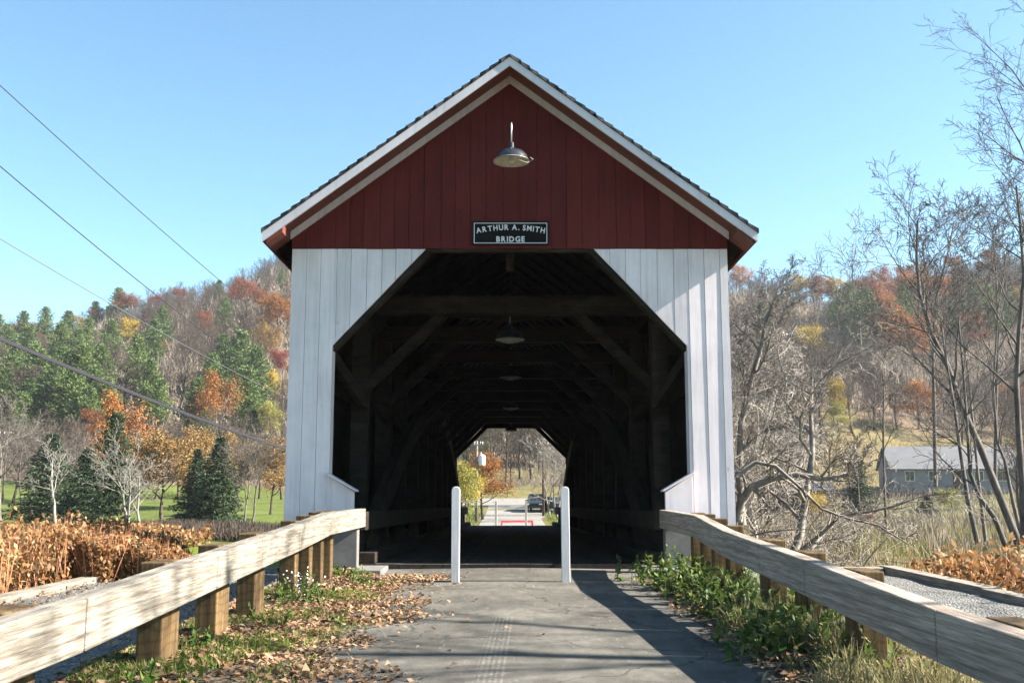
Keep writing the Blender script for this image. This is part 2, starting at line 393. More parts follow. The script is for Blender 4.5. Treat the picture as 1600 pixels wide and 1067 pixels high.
def axis_pts(lo, hi, f, step0, g):
    out = [0.]; s_ = step0
    while out[-1] < hi: out.append(out[-1] + s_); s_ = min(s_ * g, f)
    neg = [0.]; s_ = step0
    while neg[-1] > lo: neg.append(neg[-1] - s_); s_ = min(s_ * g, f)
    return np.array(neg[::-1] + out[1:])
xs = axis_pts(-480, 480, 5, .3, 1.03)
ys = np.concatenate([np.arange(-40, -8, 3.), np.arange(-8, 60, .4), np.arange(60, 140, 1.2), np.arange(140, 380, 3), np.arange(380, 720, 12)])
X, Y = np.meshgrid(xs, ys); Z = groundz(X, Y); nx, ny = len(xs), len(ys)
V = np.stack([X.ravel(), Y.ravel(), Z.ravel()], 1)
ii = np.arange(nx * ny).reshape(ny, nx)
F = np.stack([ii[:-1, :-1].ravel(), ii[:-1, 1:].ravel(), ii[1:, 1:].ravel(), ii[1:, :-1].ravel()], 1)
me = npmesh('ground', V, F, True)
ca = me.color_attributes.new('kind', 'FLOAT_COLOR', 'POINT')
nz = np.sin(X / 7.) * np.sin(Y / 9. + 1) + .5 * np.sin(X / 2.3 + Y / 3.1)
pxa = 800 + X / np.maximum(Y, 20.) * 1556
lawn = np.array([.15, .195, .055]); marsh = np.array([.24, .20, .11]); litter = np.array([.22, .17, .125]); soil = np.array([.10, .085, .06]); field = np.array([.27, .225, .11])
Cc = np.zeros(X.shape + (3,))
left = (pxa < 700)
Cc[:] = marsh
Cc[left] = lawn
cen = (pxa >= 650) & (pxa <= 950); Cc[cen] = np.array([.22, .20, .09])
rr_ = (pxa > 950) & (Y > 95) & (nz > -.2); Cc[rr_] = np.array([.21, .21, .09])
fr = (pxa > 950) & (Y > 128); Cc[fr] = field
bro = (pxa < 460) & (Y < 60) & (Y < 58 + 3 * nz); Cc[bro] = np.array([.20, .26, .05])
hillm = np.where(pxa > 1000, 176, np.where(pxa > 650, 172, 137)) + 4 * nz
Cc[Y > hillm] = litter
emb = (Y < 16) & (np.abs(X) < 9); Cc[emb] = soil
d = np.abs(Y - river_y(X)); Cc[(d < 9) & (Y < 60)] = np.array([.13, .11, .08])
cd = np.ones((nx * ny, 4), np.float32); cd[:, :3] = Cc.reshape(-1, 3) * .6; ca.data.foreach_set('color', cd.ravel())
structure(link('ground', me, M['ground']))
# river water
V = []; F = []
for i, x in enumerate(range(-200, 201, 5)):
    yc = float(river_y(x)); V += [(x, yc - 8.3, -4.1), (x, yc + 8.3, -4.1)]
    if i: n = 2 * i; F.append((n - 2, n, n + 1, n - 1))
mw = bpy.data.meshes.new('river'); mw.from_pydata(V, [], F); structure(link('river', mw, M['water']))

# ---------------------------------------------------------------- road sheets
def sheet(name, x0f, x1f, y0, y1, zf, mat_, step=.25, nxs=10):
    yy = np.arange(y0, y1 + 1e-6, step); V = []; F = []
    for j, y in enumerate(yy):
        a, b_ = x0f(y), x1f(y)
        for i in range(nxs + 1):
            x = a + (b_ - a) * i / nxs; V.append((x, y, zf(x, y)))
    for j in range(len(yy) - 1):
        for i in range(nxs):
            k = j * (nxs + 1) + i; F.append((k, k + 1, k + nxs + 2, k + nxs + 1))
    me = bpy.data.meshes.new(name); me.from_pydata(V, [], F)
    return structure(link(name, me, mat_))
def wob(y, s_): return .10 * math.sin(y * 1.7 + s_) + .06 * math.sin(y * 4.3 + s_ * 2) + .03 * math.sin(y * 11 + s_)
sheet('gravel_shoulder', lambda y: -4.85, lambda y: 4.85, -6, 13.3, lambda x, y: -.045 + .012 * math.sin(x * 5) * math.sin(y * 4), M['gravel'], .3, 34)
def vergez(x, y): return -.02 + .07 * min(1, max(0, (abs(x) - 1.45) / .5))
sheet('verge', lambda y: -2.3, lambda y: 2.3, -6, 13.0, vergez, M['soil'], .3, 30)
sheet('road', lambda y: -1.62 + wob(y, 1), lambda y: 1.66 + wob(y, 4), -6, 12.93, lambda x, y: .004 + (.03 * min(1, max(0, (y - 12) / .9))) - .012 * abs(x), M['asphalt'], .15, 14)
sheet('far_road', lambda y: -2.6, lambda y: 2.6 if y < 90 else 2.6 + (y - 90) * .12, 42.92, 113, lambda x, y: float(np.interp(y, *zip(*ROAD))) - .02 + (.0 if y > 43.5 else .0), M['road_far'], 1, 6)
def cz(x, y): return max(float(np.interp(y, *zip(*ROAD))), gz(x, y)) + .05
sheet('cross_road', lambda y: -12, lambda y: 12, 112.5, 127, cz, M['road_far'], 1, 60)

# ---------------------------------------------------------------- covered bridge
CX = -.03; PY = 12.9; LEN = 30.
def sh(p):
    k = float(np.interp(p[2], [.3, 1.2], [.0217, .014])); return (p[0] + CX, p[1], p[2] - k * (p[1] - PY))
TH = .7466; RIDGE = 6.682; EX = 3.157; OH = .5
bridge = thing('covered_bridge', 'covered wooden bridge with red gable, white portal and shingled roof', 'covered bridge', (0, 0, 0))
Y1 = PY + LEN
def bp(mb, name, mat_, bevel=0): return mb.build(name, mat_, bridge, fn=sh, bevel=bevel)
def boards(x0, x1, wdt, topf, botf, ya, yb, splits=()):
    mb = MB(); x = x0; edges = [x0]
    while x < x1 - .05:
        x = min(x1, x + wdt * rnd.uniform(.88, 1.14))
        if x1 - x < .07: x = x1
        edges.append(x)
    edges = sorted(set(edges) | {s_ for s_ in splits if x0 < s_ < x1})
    for a, c in zip(edges[:-1], edges[1:]):
        g_ = .0022 if (c not in splits) else 0
        g0 = .0022 if (a not in splits) else 0
        a2, c2 = a + g0, c - g_
        if c2 - a2 < .01: continue
        dy = rnd.uniform(-.006, .006)
        poly = [(a2, botf(a2 + 1e-5)), (c2, botf(c2 - 1e-5)), (c2, topf(c2)), (a2, topf(a2))]
        if abs(poly[0][1] - poly[3][1]) < .004: poly = poly[:3]
        elif abs(poly[1][1] - poly[2][1]) < .004: poly = [poly[0], poly[2], poly[3]]
        n0 = len(mb.v); mb.prism(poly, ya + dy, yb + dy); kk = max(-.035, min(.035, rnd.gauss(0, .016))); xm = (a + c) / 2; tw = rnd.gauss(0, .0015)
        for q in range(n0, len(mb.v)):
            v_ = mb.v[q]; mb.v[q] = (v_[0], v_[1] + kk * (v_[0] - xm) + tw * (v_[2] - 3), v_[2])
    return mb
WX = 2.885; OX = 2.32; TX = 1.115; ZT = 4.17; ZM = 2.873
def opening(x):
    ax = abs(x)
    if ax >= OX: return -.02
    if ax >= TX: return ZT - (ax - TX) / (OX - TX) * (ZT - ZM)
    return ZT
def rooflow(x): return RIDGE - .12 - TH * abs(x)
for sgn in (-1, 1):
    xa, xb = (-WX, -TX) if sgn < 0 else (TX, WX)
    bp(boards(xa, xb, .205, lambda x: ZT - .004, opening, PY, PY + .028, (-OX, OX)), 'portal_boarding', M['white'])
bp(boards(-WX - .005, WX + .005, .205, rooflow, lambda x: ZT, PY - .012, PY + .016, (0,)), 'gable_boarding', M['red'])
mb = MB(); mb.box(-TX - .02, TX + .02, PY + .02, PY + .10, ZT - .035, ZT + .05); bp(mb, 'lintel', M['wood_mid'])
# rake trim on the wall
for s_ in (-1, 1):
    mb = MB(); x1_ = s_ * (WX + .02); z0 = RIDGE - .118; 
    mb.prism([(0, z0), (x1_, z0 - TH * abs(x1_)), (x1_, z0 - TH * abs(x1_) - .105), (0, z0 - .105)], PY - .045, PY - .013)
    bp(mb, 'rake_trim', M['trim'])
# jambs and portal frame
for s_ in (-1, 1):
    mb = MB(); mb.box(s_ * OX - (.0 if s_ > 0 else .03), s_ * OX + (.03 if s_ > 0 else 0), PY + .03, PY + .22, 0, ZM); bp(mb, 'jamb', M['white'])
    mb = MB(); mb.box(min(s_ * (OX + .04), s_ * (OX + .29)), max(s_ * (OX + .04), s_ * (OX + .29)), PY + .03, PY + .3, 0, 4.1); bp(mb, 'portal_post', M['wood_mid'], .01)
    mb = MB(); mb.beam((s_ * (OX + .13), PY + .15, ZM - .05), (s_ * (TX - .05), PY + .15, ZT + .1), .2, .18, (0, 1, 0)); bp(mb, 'portal_brace', M['wood_mid'])
# roof: slabs, shingles, fascia, soffit
YF = PY - OH; YB = Y1 + OH
for s_ in (-1, 1):
    def rl(x, dz): return (s_ * x, RIDGE - TH * x + dz)
    mb = MB(); mb.prism([rl(0, -.06), rl(EX - .02, -.06), rl(EX - .02, -.12), rl(0, -.12)], YF + .03, PY + .02); bp(mb, 'roof_boarding', M['soffit'])
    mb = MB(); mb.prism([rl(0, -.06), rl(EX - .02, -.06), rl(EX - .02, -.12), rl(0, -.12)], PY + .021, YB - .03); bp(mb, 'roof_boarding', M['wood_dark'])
    mb = MB()   # shingle courses, stepped
    nco = 26
    for k in range(nco):
        a = EX * k / nco; c = EX * (k + 1) / nco + .02
        yy = YF - .02
        seg = 60
        for q in range(seg):
            y0_ = yy + (YB - YF + .04) * q / seg; y1_ = yy + (YB - YF + .04) * (q + 1) / seg - .004
            jz = rnd.uniform(0, .008); jx = rnd.uniform(-.012, .012)
            if q > 8 and q < seg - 4 and q % 3: pass
            mb.prism([rl(a, -.058), rl(min(c + jx, EX + .03), -.058), rl(min(c + jx, EX + .03), -.004 + jz), rl(a, -.03 + jz)], y0_, y1_)
    bp(mb, 'shingles', M['shingle'])
    mb = MB(); mb.prism([rl(0, -.061), rl(EX + .01, -.061), rl(EX + .01, -.180), rl(0, -.180)], YF - .002, YF + .03); bp(mb, 'rake_fascia', M['fascia'])
    mb = MB(); mb.prism([rl(0, -.061), rl(EX + .01, -.061), rl(EX + .01, -.180), rl(0, -.180)], YB - .03, YB + .002); bp(mb, 'rake_fascia', M['fascia'])
    mb = MB(); mb.prism([rl(EX - .02, -.062), rl(EX + .008, -.062), rl(EX + .008, -.178), rl(EX - .02, -.178)], YF + .032, YB - .032); bp(mb, 'eave_fascia', M['soffit'])
    mb = MB(); mb.prism([rl(WX + .03, -.125), rl(WX + .03, -.235), rl(EX - .04, -.235), rl(EX - .04, -.125)], YF + .04, PY - .03); bp(mb, 'lookout', M['soffit'])
    # side wall: vertical boards
    mb = MB(); y = PY + .03; 
    while y < Y1 - .03:
        y2 = min(Y1 - .03, y + .24 * rnd.uniform(.9, 1.1)); mb.box(min(s_ * (WX - .03), s_ * WX), max(s_ * (WX - .03), s_ * WX), y, y2 - .004, -.55, 4.30); y = y2
    bp(mb, 'side_wall', M['wood_mid'])
    # truss
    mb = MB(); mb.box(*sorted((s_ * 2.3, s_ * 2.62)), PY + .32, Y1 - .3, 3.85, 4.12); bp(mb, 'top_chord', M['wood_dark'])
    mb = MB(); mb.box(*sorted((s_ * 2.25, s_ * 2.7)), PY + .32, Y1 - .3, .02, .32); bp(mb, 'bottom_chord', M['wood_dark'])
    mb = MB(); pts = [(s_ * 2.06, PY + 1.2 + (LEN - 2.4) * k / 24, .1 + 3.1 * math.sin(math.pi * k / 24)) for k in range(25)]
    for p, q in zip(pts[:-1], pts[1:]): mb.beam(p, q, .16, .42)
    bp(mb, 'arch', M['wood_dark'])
ps = [15.25 + 2.72 * i for i in range(10)]
for i, y in enumerate(ps):
    for s_ in (-1, 1):
        mb = MB(); mb.box(*sorted((s_ * 2.16, s_ * 2.42)), y - .13, y + .13, .1, 3.86); bp(mb, 'truss_post', M['wood_mid'], .012)
        if i < 9:
            mb = MB()
            mid = i < 5
            p, q = ((s_ * 2.5, y + .15, .35), (s_ * 2.5, y + 2.55, 3.8)) if mid else ((s_ * 2.5, y + 2.55, .35), (s_ * 2.5, y + .15, 3.8))
            mb.beam(p, q, .2, .2); bp(mb, 'truss_brace', M['wood_dark'])
        mb = MB(); mb.beam((s_ * 2.2, y, 2.60), (s_ * 1.0, y, 3.76), .15, .17, (0, 1, 0)); bp(mb, 'knee_brace', M['wood_mid'], .01)
        mb = MB(); mb.beam((s_ * 2.78, y - 1.3, 3.25), (s_ * 2.2, y - .2, 2.3), .12, .16); bp(mb, 'lateral_brace', M['wood_mid'])
    mb = MB(); mb.box(-2.62, 2.62, y - .14, y + .14, 3.72, 3.99); bp(mb, 'tie_beam', M['wood_mid'], .015)
    if i < 9:
        for q in (0, 1):
            mb = MB(); dz = .0 if q else .0
            mb.beam((-2.3 if q else 2.3, y + .16, 3.90 + .0 * q), (0.02 if not q else -.02, y + 1.36, 3.90), .13, .1); bp(mb, 'sway_brace', M['wood_dark'])
y = PY + .35
while y < Y1 - .2:
    for s_ in (-1, 1):
        mb = MB(); mb.beam((s_ * 2.86, y, RIDGE - .21 - TH * 2.86), (s_ * .03, y, RIDGE - .21 - TH * .03), .07, .15, (0, 1, 0)); 
        o = bp(mb, 'rafter', M['wood_mid'])
    y += .92
mb = MB(); mb.box(-.03, .03, PY + .2, Y1 - .2, RIDGE - .34, RIDGE - .2); bp(mb, 'ridge_beam', M['wood_dark'])
mb = MB(); mb.box(-.05, .05, PY + .55, PY + .65, 4.0, RIDGE - .34); bp(mb, 'king_post', M['wood_dark'])
# siding remnants / wall girts inside
for s_ in (-1, 1):
    for zz in (1.25, 2.5):
        mb = MB(); mb.box(*sorted((s_ * 2.72, s_ * 2.85)), PY + .3, Y1 - .3, zz, zz + .14); bp(mb, 'girt', M['wood_dark'])
# deck
mb = MB(); x = -2.25
while x < 2.2:
    x2 = min(2.25, x + .28); mb.box(x, x2 - .006, PY + .02, Y1 - .0, -.12, .076 + rnd.uniform(-.004, .004)); x = x2
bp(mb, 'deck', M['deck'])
mb = MB(); mb.box(-2.7, 2.7, PY + .03, Y1 - .03, -.45, -.13); bp(mb, 'floor_beams', M['wood_dark'])
for s_ in (-1, 1):
    # inner guard rails on blocks
    mb = MB(); mb.box(*sorted((s_ * 1.84, s_ * 1.95)), PY + .02, Y1 + .1, .50, .735); bp(mb, 'inner_rail', M['wood_dark'], .01)
    for k in range(12):
        yk = PY + .6 + k * 2.6
        mb = MB(); mb.box(*sorted((s_ * 1.955, s_ * 2.15)), yk - .1, yk + .1, .07, .70); bp(mb, 'rail_block', M['wood_dark'], .01)
    mb = MB(); mb.box(*sorted((s_ * 1.72, s_ * 1.94)), PY + .1, Y1 - .1, .085, .22); bp(mb, 'curb_timber', M['wood_dark'], .01)
    # white boxed housing at the truss foot
    xi, xo = s_ * 1.99, s_ * 2.33
    mb = MB(); mb.prism([(xo, .56), (xi, .56), (xi, .985), (xo, 1.19)], PY - .03, PY + .04); hb = bp(mb, 'housing', M['white'])
    mb = MB(); mb.prism([(s_ * 2.345, 1.205), (s_ * 1.955, .985), (s_ * 1.955, 1.005), (s_ * 2.345, 1.232)], PY - .10, PY + .14); bp(mb, 'housing_cap', M['white'])
# far portal boarding
for sgn in (-1, 1):
    xa, xb = (-WX, -TX - .05) if sgn < 0 else (TX + .05, WX)
    bp(boards(xa, xb, .22, lambda x: ZT - .004, lambda x: opening(x * 1.0), Y1 - .03, Y1, (-OX, OX)), 'portal_boarding', M['white'])
bp(boards(-WX, WX, .22, rooflow, lambda x: ZT, Y1 - .028, Y1 + .012, (0,)), 'gable_boarding', M['red'])
for sgn in (-1, 1):
    xa, xb = (-WX + .04, -TX - .02) if sgn < 0 else (TX + .02, WX - .04)
    bp(boards(xa, xb, .3, lambda x: ZT - .01, lambda x: opening(x) - .01, Y1 - .09, Y1 - .05, (-OX, OX)), 'portal_backing', M['wood_dark'])

# abutments (concrete) : things
def slab(name, label, cat, parts, mat_, group=None, bevel=.01):
    mb = MB()
    for p in parts: mb.box(*p)
    o = mb.build(name, mat_, bevel=bevel); return tag(o, label, cat, group)
slab('abutment', 'concrete abutment under the near end of the covered bridge', 'abutment', [(-3.1, 3.05, 13.35, 14.6, -4.4, -.42), (-3.1, -2.36, 12.7, 13.35, -4.4, -.07), (2.30, 3.05, 12.7, 13.35, -4.4, -.07)], M['concrete'])
slab('abutment', 'concrete abutment under the far end of the covered bridge', 'abutment', [(-3.1, 3.05, 41.3, 42.75, -4.6, -1.09)], M['concrete'])
slab('wing_wall', 'low grey concrete wall behind the left guard rail at the portal', 'wing wall', [(-2.30, -1.90, 12.45, 12.62, -.1, .54)], M['concrete'])
slab('wing_wall', 'low grey concrete wall behind the right guard rail at the portal', 'wing wall', [(1.88, 2.28, 12.45, 12.62, -.1, .53)], M['concrete'])
slab('concrete_sill', 'pale concrete sill on the ground left of the bridge entrance', 'sill', [(-2.25, -1.56, 12.1, 12.85, -.03, .068)], M['concrete'])
slab('concrete_sill', 'pale concrete sill on the ground right of the bridge entrance', 'sill', [(1.62, 2.25, 12.1, 12.85, -.03, .068)], M['concrete'])

# ---------------------------------------------------------------- sign
sx0, sx1, sz0, sz1 = -.527, .488, 4.208, 4.53
sign = thing('bridge_sign', 'black name sign with pale lettering ARTHUR A. SMITH BRIDGE on the red gable', 'sign', ((sx0 + sx1) / 2, PY - .03, (sz0 + sz1) / 2))
W2, H2 = (sx1 - sx0) / 2, (sz1 - sz0) / 2
mb = MB(); mb.box(-W2, W2, -.022, .0, -H2, H2); mb.build('board', M['black'], sign, bevel=.004)
mb = MB(); e = .022; g_ = .009
for a in ((-W2 + e, W2 - e, -.026, -.0225, H2 - e - g_, H2 - e), (-W2 + e, W2 - e, -.026, -.0225, -H2 + e, -H2 + e + g_),
          (-W2 + e, -W2 + e + g_, -.0262, -.0225, -H2 + e + g_, H2 - e - g_), (W2 - e - g_, W2 - e, -.0262, -.0225, -H2 + e + g_, H2 - e - g_)): mb.box(*a)
mb.build('border', M['letter'], sign)
def glyph(ch, size):
    cu = bpy.data.curves.new('g', 'FONT'); cu.body = ch; cu.size = size; cu.offset = size * .026; cu.extrude = .002; cu.resolution_u = 3
    ob = bpy.data.objects.new('g', cu); COL.objects.link(ob)
    dg = bpy.context.evaluated_depsgraph_get(); dg.update(); me = bpy.data.meshes.new_from_object(ob.evaluated_get(dg))
    V = [v.co.copy() for v in me.vertices]; F = [tuple(p.vertices) for p in me.polygons]
    bpy.data.objects.remove(ob); bpy.data.meshes.remove(me); return V, F
def text_mesh(word, size, place, spacing=1.0, width=None):
    gl = []; xx = 0
    for ch in word:
        if ch == ' ': xx += size * .30; gl.append(None); continue
        V, F = glyph(ch, size); x0_ = min(v.x for v in V); x1_ = max(v.x for v in V)
        gl.append((V, F, xx, x0_, x1_)); xx += (x1_ - x0_) + size * .17 * spacing
    tot = xx - size * .17 * spacing; k = (width / tot) if width else 1
    mb = MB()
    for g in gl:
        if g is None: continue
        V, F, x_, x0_, x1_ = g; cx_ = (x_ + (x1_ - x0_) / 2 - tot / 2) * k; mid = (x0_ + x1_) / 2
        zc, ang = place(cx_)
        out = []
        for v in V:
            lx, lz = (v.x - mid) * k, v.y
            out.append((cx_ + lx * math.cos(ang) - lz * math.sin(ang), -.0245 - v.z, zc + lx * math.sin(ang) + lz * math.cos(ang)))
        mb.add(out, F)
    return mb
text_mesh('ARTHUR A. SMITH', .100, lambda x: (.045 - x * x * .23, -2 * .23 * x), width=.90).build('lettering', M['letter'], sign)
text_mesh('BRIDGE', .102, lambda x: (-.117, 0), width=.375).build('lettering', M['letter'], sign)

# ---------------------------------------------------------------- lamps
def barn_lamp(loc, label, group, gooseneck, tilt=0, s_=1.):
    L = thing('barn_light', label, 'lamp', loc, 0, group)
    n = 28
    prof = [(.022, .23), (.034, .215), (.036, .15), (.05, .132), (.10, .12), (.16, .095), (.20, .05), (.219, .0), (.226, -.02), (.24, -.03)]
    inner = [(.232, -.03), (.220, -.008), (.20, .035), (.16, .072), (.098, .096), (.03, .1)]
    mb = MB(); mb.lathe([(0.001, .23)] + prof, n=n); a = mb.build('shade', M['steel_dark'], L, smooth=True)
    mb = MB(); mb.lathe(inner, n=n); b2 = mb.build('reflector', M['enamel'], a, smooth=True)
    mb = MB(); mb.lathe([(.001, -.07), (.03, -.06), (.042, -.03), (.038, .01), (.025, .05), (.024, .09)], n=14); mb.build('bulb', M['bulb'], L, smooth=True)
    mb = MB()
    for rr in (.236, .14, .07):
        zz = -.03 if rr > .2 else (-.06 if rr > .1 else -.078)
        mb.tube([(rr * math.cos(q * math.pi / 12), rr * math.sin(q * math.pi / 12), zz) for q in range(25)], .0022, 4, False)
    for q in range(8):
        a_ = q * math.pi / 4; mb.tube([(rr * math.cos(a_), rr * math.sin(a_), zz) for rr, zz in ((.236, -.03), (.14, -.06), (.07, -.078), (.0, -.08))], .0022, 4, False)
    mb.build('wire_guard', M['galv'], L)
    if gooseneck:
        mb = MB(); pts = [(0, 0, .19)]
        for q in range(13):
            a_ = q / 12 * math.pi; pts.append((0, .12 - .12 * math.cos(a_), .42 + .10 * math.sin(a_)))
        pts += [(0, .24, .3), (0, .27, .24), (0, .36, .21), (0, .50, .20)]
        mb.tube(pts, .009, 8); mb.build('gooseneck', M['galv'], L, smooth=True)
        mb = MB(); mb.tube([(.235, .0, -.03), (.28, -.03, -.01), (.24, -.08, .0)], .004, 5); mb.tube([(.235, 0, -.03), (.2, -.1, -.08), (.1, -.18, -.07)], .004, 5); mb.build('guard_clip', M['galv'], L)
    else:
        mb = MB(); mb.tube([(0, 0, .19), (0, 0, .62)], .01, 6); mb.build('stem', M['galv'], L)
    L.rotation_euler = (tilt, 0, 0)
    return L
barn_lamp((-.008, PY - .60, 5.20), 'dark enamel gooseneck barn light with wire guard above the bridge sign', 'barn lights of the bridge', True)
for yv, zv, lb in ((15.9, 3.42, 'nearest hanging barn light inside the bridge, its pale underside showing'), (21.5, 3.42, 'second barn light hanging inside the bridge'),
                   (29., 3.33, 'third barn light hanging deep inside the dark bridge'), (38.7, 3.22, 'farthest barn light, dark against the far bridge opening')):
    barn_lamp((-.03, yv, zv - .0217 * 0), lb, 'barn lights of the bridge', False)

# ---------------------------------------------------------------- guard rails
LJ = [(-1.2, .50), (1., .52), (2.6, .54), (4.46, .567), (6.41, .638), (7.53, .674), (8.84, .718), (10.39, .785), (12.78, .775)]
RJ = [(-1.2, .45), (1., .47), (2.6, .49), (4.49, .517), (6.46, .591), (7.62, .627), (8.90, .666), (10.32, .762), (12.69, .763)]
PYS = [-.4, 2.1, 4.12, 5.92, 6.97, 7.96, 9.3, 9.95, 10.55, 11.1]
for s_, J, nm, mt in ((-1, LJ, 'bleached sunlit timber guard rail on posts along the left of the road', 'rail'), (1, RJ, 'grey brown timber guard rail on posts along the right of the road', 'rail2')):
    g = thing('guard_rail', nm, 'guard rail', (0, 0, 0), 0, 'timber guard rails of the bridge approach')
    for (ya, za), (yb, zb) in zip(J[:-1], J[1:]):
        mb = MB(); xi, xo = s_ * 1.85, s_ * 1.965
        gp = .006
        V = []
        for y, z in ((ya + gp, za), (yb - gp, zb)):
            V += [(xi, y, z - .225), (xo, y, z - .225), (xo, y, z), (xi, y, z)]
        mb.add(V, [(0, 1, 2, 3), (7, 6, 5, 4), (0, 4, 5, 1), (1, 5, 6, 2), (2, 6, 7, 3), (3, 7, 4, 0)])
        if s_ < 0: mb.f = [tuple(reversed(f)) for f in mb.f]
        mb.build('rail_beam', M[mt], g, bevel=.008)
    for y in PYS:
        zt = float(np.interp(y, *zip(*J))) + .004
        wdt = .3 if y < 9 else .16
        mb = MB(); mb.box(*sorted((s_ * 1.968, s_ * 2.11)), y - wdt / 2, y + wdt / 2, -.1, zt); mb.build('rail_post', M['post'], g, bevel=.008)
# curb timbers at the edge of the gravel shoulder, crib blocks
for s_, lb in ((-1, 'left'), (1, 'right')):
    yv = -4.
    c = thing('edge_timber', 'bleached timber edging of the %s gravel shoulder' % lb, 'edging', (0, 0, 0), 0, 'timber edging of the approach')
    while yv < 13.2:
        y2 = min(13.25, yv + 3.6); mb = MB(); mb.box(*sorted((s_ * 4.78, s_ * 4.98)), yv, y2 - .01, -.5, .03 + rnd.uniform(-.01, .01)); mb.build('timber', M['rail'], c, bevel=.01); yv = y2
    mb = MB(); mb.box(*sorted((s_ * 3.0, s_ * 4.77)), 13.05, 13.26, -.5, .02); mb.build('timber', M['rail'], c, bevel=.01)
# ---------------------------------------------------------------- bollards
def bollard(x, y, z0, h, label, lean=0):
    mb = MB(); w_ = .046
    prof = [(-w_, 0), (w_, 0), (w_, h - .04), (w_ * .8, h - .012), (w_ * .3, h), (-w_ * .3, h), (-w_ * .8, h - .012), (-w_, h - .04)]
    mb.prism(prof, -w_, w_)
    o = mb.build('bollard', M['white_post'], bevel=.006); o.location = (x, y, z0); o.rotation_euler = (0, lean, 0)
    return tag(o, label, 'bollard', 'white posts across the bridge entrances')
bollard(-.635, 11.42, -.02, 1.07, 'white square post with rounded top, left one before the near bridge entrance')
bollard(.605, 11.42, -.02, 1.07, 'white square post with rounded top, right one before the near bridge entrance', R(-.4))
bollard(-.70, 44.3, -.9, 1.33, 'small white post seen beyond the far bridge end, left of the red pickup roof')
bollard(.62, 44.3, -.9, 1.33, 'small white post seen beyond the far bridge end, in front of the red pickup roof')
# ---------------------------------------------------------------- tree generators
def tubes(polys, nsides):
    """polys: list of (pts (k,3), radii (k)); one numpy mesh"""
    Vs = []; Fs = []; off = 0
    for pts, rad, n in polys:
        pts = np.asarray(pts); k = len(pts)
        d = np.empty_like(pts); d[1:-1] = pts[2:] - pts[:-2]; d[0] = pts[1] - pts[0]; d[-1] = pts[-1] - pts[-2]
        d /= np.linalg.norm(d, axis=1, keepdims=True) + 1e-9
        ref = np.array([.31, .93, .17]); a = np.cross(d, ref); a /= np.linalg.norm(a, axis=1, keepdims=True) + 1e-9; b_ = np.cross(d, a)
        th = np.arange(n) * 2 * np.pi / n
        V = pts[:, None, :] + (a[:, None, :] * np.cos(th)[None, :, None] + b_[:, None, :] * np.sin(th)[None, :, None]) * np.asarray(rad)[:, None, None]
        Vs.append(V.reshape(-1, 3)); i = np.arange(k - 1)[:, None] * n; j = np.arange(n)[None, :]; j2 = (j + 1) % n
        F = np.stack([i + j, i + j2, i + n + j2, i + n + j], -1).reshape(-1, 4) + off
        Fs.append(F); off += k * n
    return np.concatenate(Vs), np.concatenate(Fs)
def grow(rg, base, direction, length, radius, levels, P, out, tips, lev=0):
    k = P['seg'][min(lev, len(P['seg']) - 1)]
    pts = [np.array(base, float)]; d = np.array(direction, float); d /= np.linalg.norm(d)
    wob_ = P['wob'][min(lev, len(P['wob']) - 1)]; up = P['up'][min(lev, len(P['up']) - 1)]
    dirs = [d.copy()]
    for i in range(k):
        d = d + rg.normal(0, wob_, 3) + np.array([0, 0, up]); d /= np.linalg.norm(d)
        pts.append(pts[-1] + d * length / k); dirs.append(d.copy())
    tt = np.linspace(0, 1, k + 1); rr = radius * (1 - tt * P.get('taper', .75)); 
    if lev == 0: rr[0] *= 1.25
    rr = np.maximum(rr, P['rmin'])
    out.append((np.array(pts), rr, (7, 5, 4, 3, 3, 3)[min(lev, 5)]))
    if lev >= levels:
        tips.append(pts[-1]); tips.append(pts[len(pts) // 2]); return
    nch = P['n'][min(lev, len(P['n']) - 1)]; nch = max(1, int(round(nch * rg.uniform(.8, 1.2))))
    start = P['start'][min(lev, len(P['start']) - 1)]
    az0 = rg.uniform(0, 6.28)
    for c in range(nch):
        f = start + (1 - start) * (c + rg.uniform(.2, .9)) / nch; f = min(f, .98)
        i = min(int(f * k), k - 1); u = f * k - i
        p = pts[i] * (1 - u) + pts[i + 1] * u; dd = dirs[i + 1]
        az = az0 + c * 2.4 + rg.uniform(-.5, .5); ang = P['ang'][min(lev, len(P['ang']) - 1)] * rg.uniform(.7, 1.25)
        a = np.cross(dd, [.2, .3, .93]); a /= np.linalg.norm(a) + 1e-9; b_ = np.cross(dd, a)
        nd = dd * math.cos(ang) + (a * math.cos(az) + b_ * math.sin(az)) * math.sin(ang)
        L = length * P['len'][min(lev, len(P['len']) - 1)] * rg.uniform(.65, 1.15) * (1.1 - .45 * f if lev == 0 else 1.1 - .3 * f)
        r_ = max(P['rmin'], float(np.interp(f, tt, rr)) * P.get('rr', .6))
        grow(rg, p, nd, L, r_, levels, P, out, tips, lev + 1)
BARE = dict(seg=[7, 5, 4, 3, 2], wob=[.07, .12, .16, .2, .25], up=[.03, .05, .06, .04, .02], n=[11, 7, 6, 5], start=[.28, .2, .15, .1], ang=[.75, .7, .75, .8], len=[.52, .5, .48, .5], rmin=.012)
def bare_polys(seed, h, P=BARE, levels=3, r0=None, base=(0, 0, 0), d=(0, 0, 1)):
    rg = np.random.default_rng(seed); out = []; tips = []
    grow(rg, base, d, h * .82, r0 or h * .018, levels, P, out, tips); return out, np.array(tips)
def bare_mesh(name, seed, h, P=BARE, levels=3, r0=None, twigmin=None):
    if twigmin: P = dict(P, rmin=twigmin)
    out, tips = bare_polys(seed, h, P, levels, r0)
    V, F = tubes(out, 0); return npmesh(name, V, F, True), tips
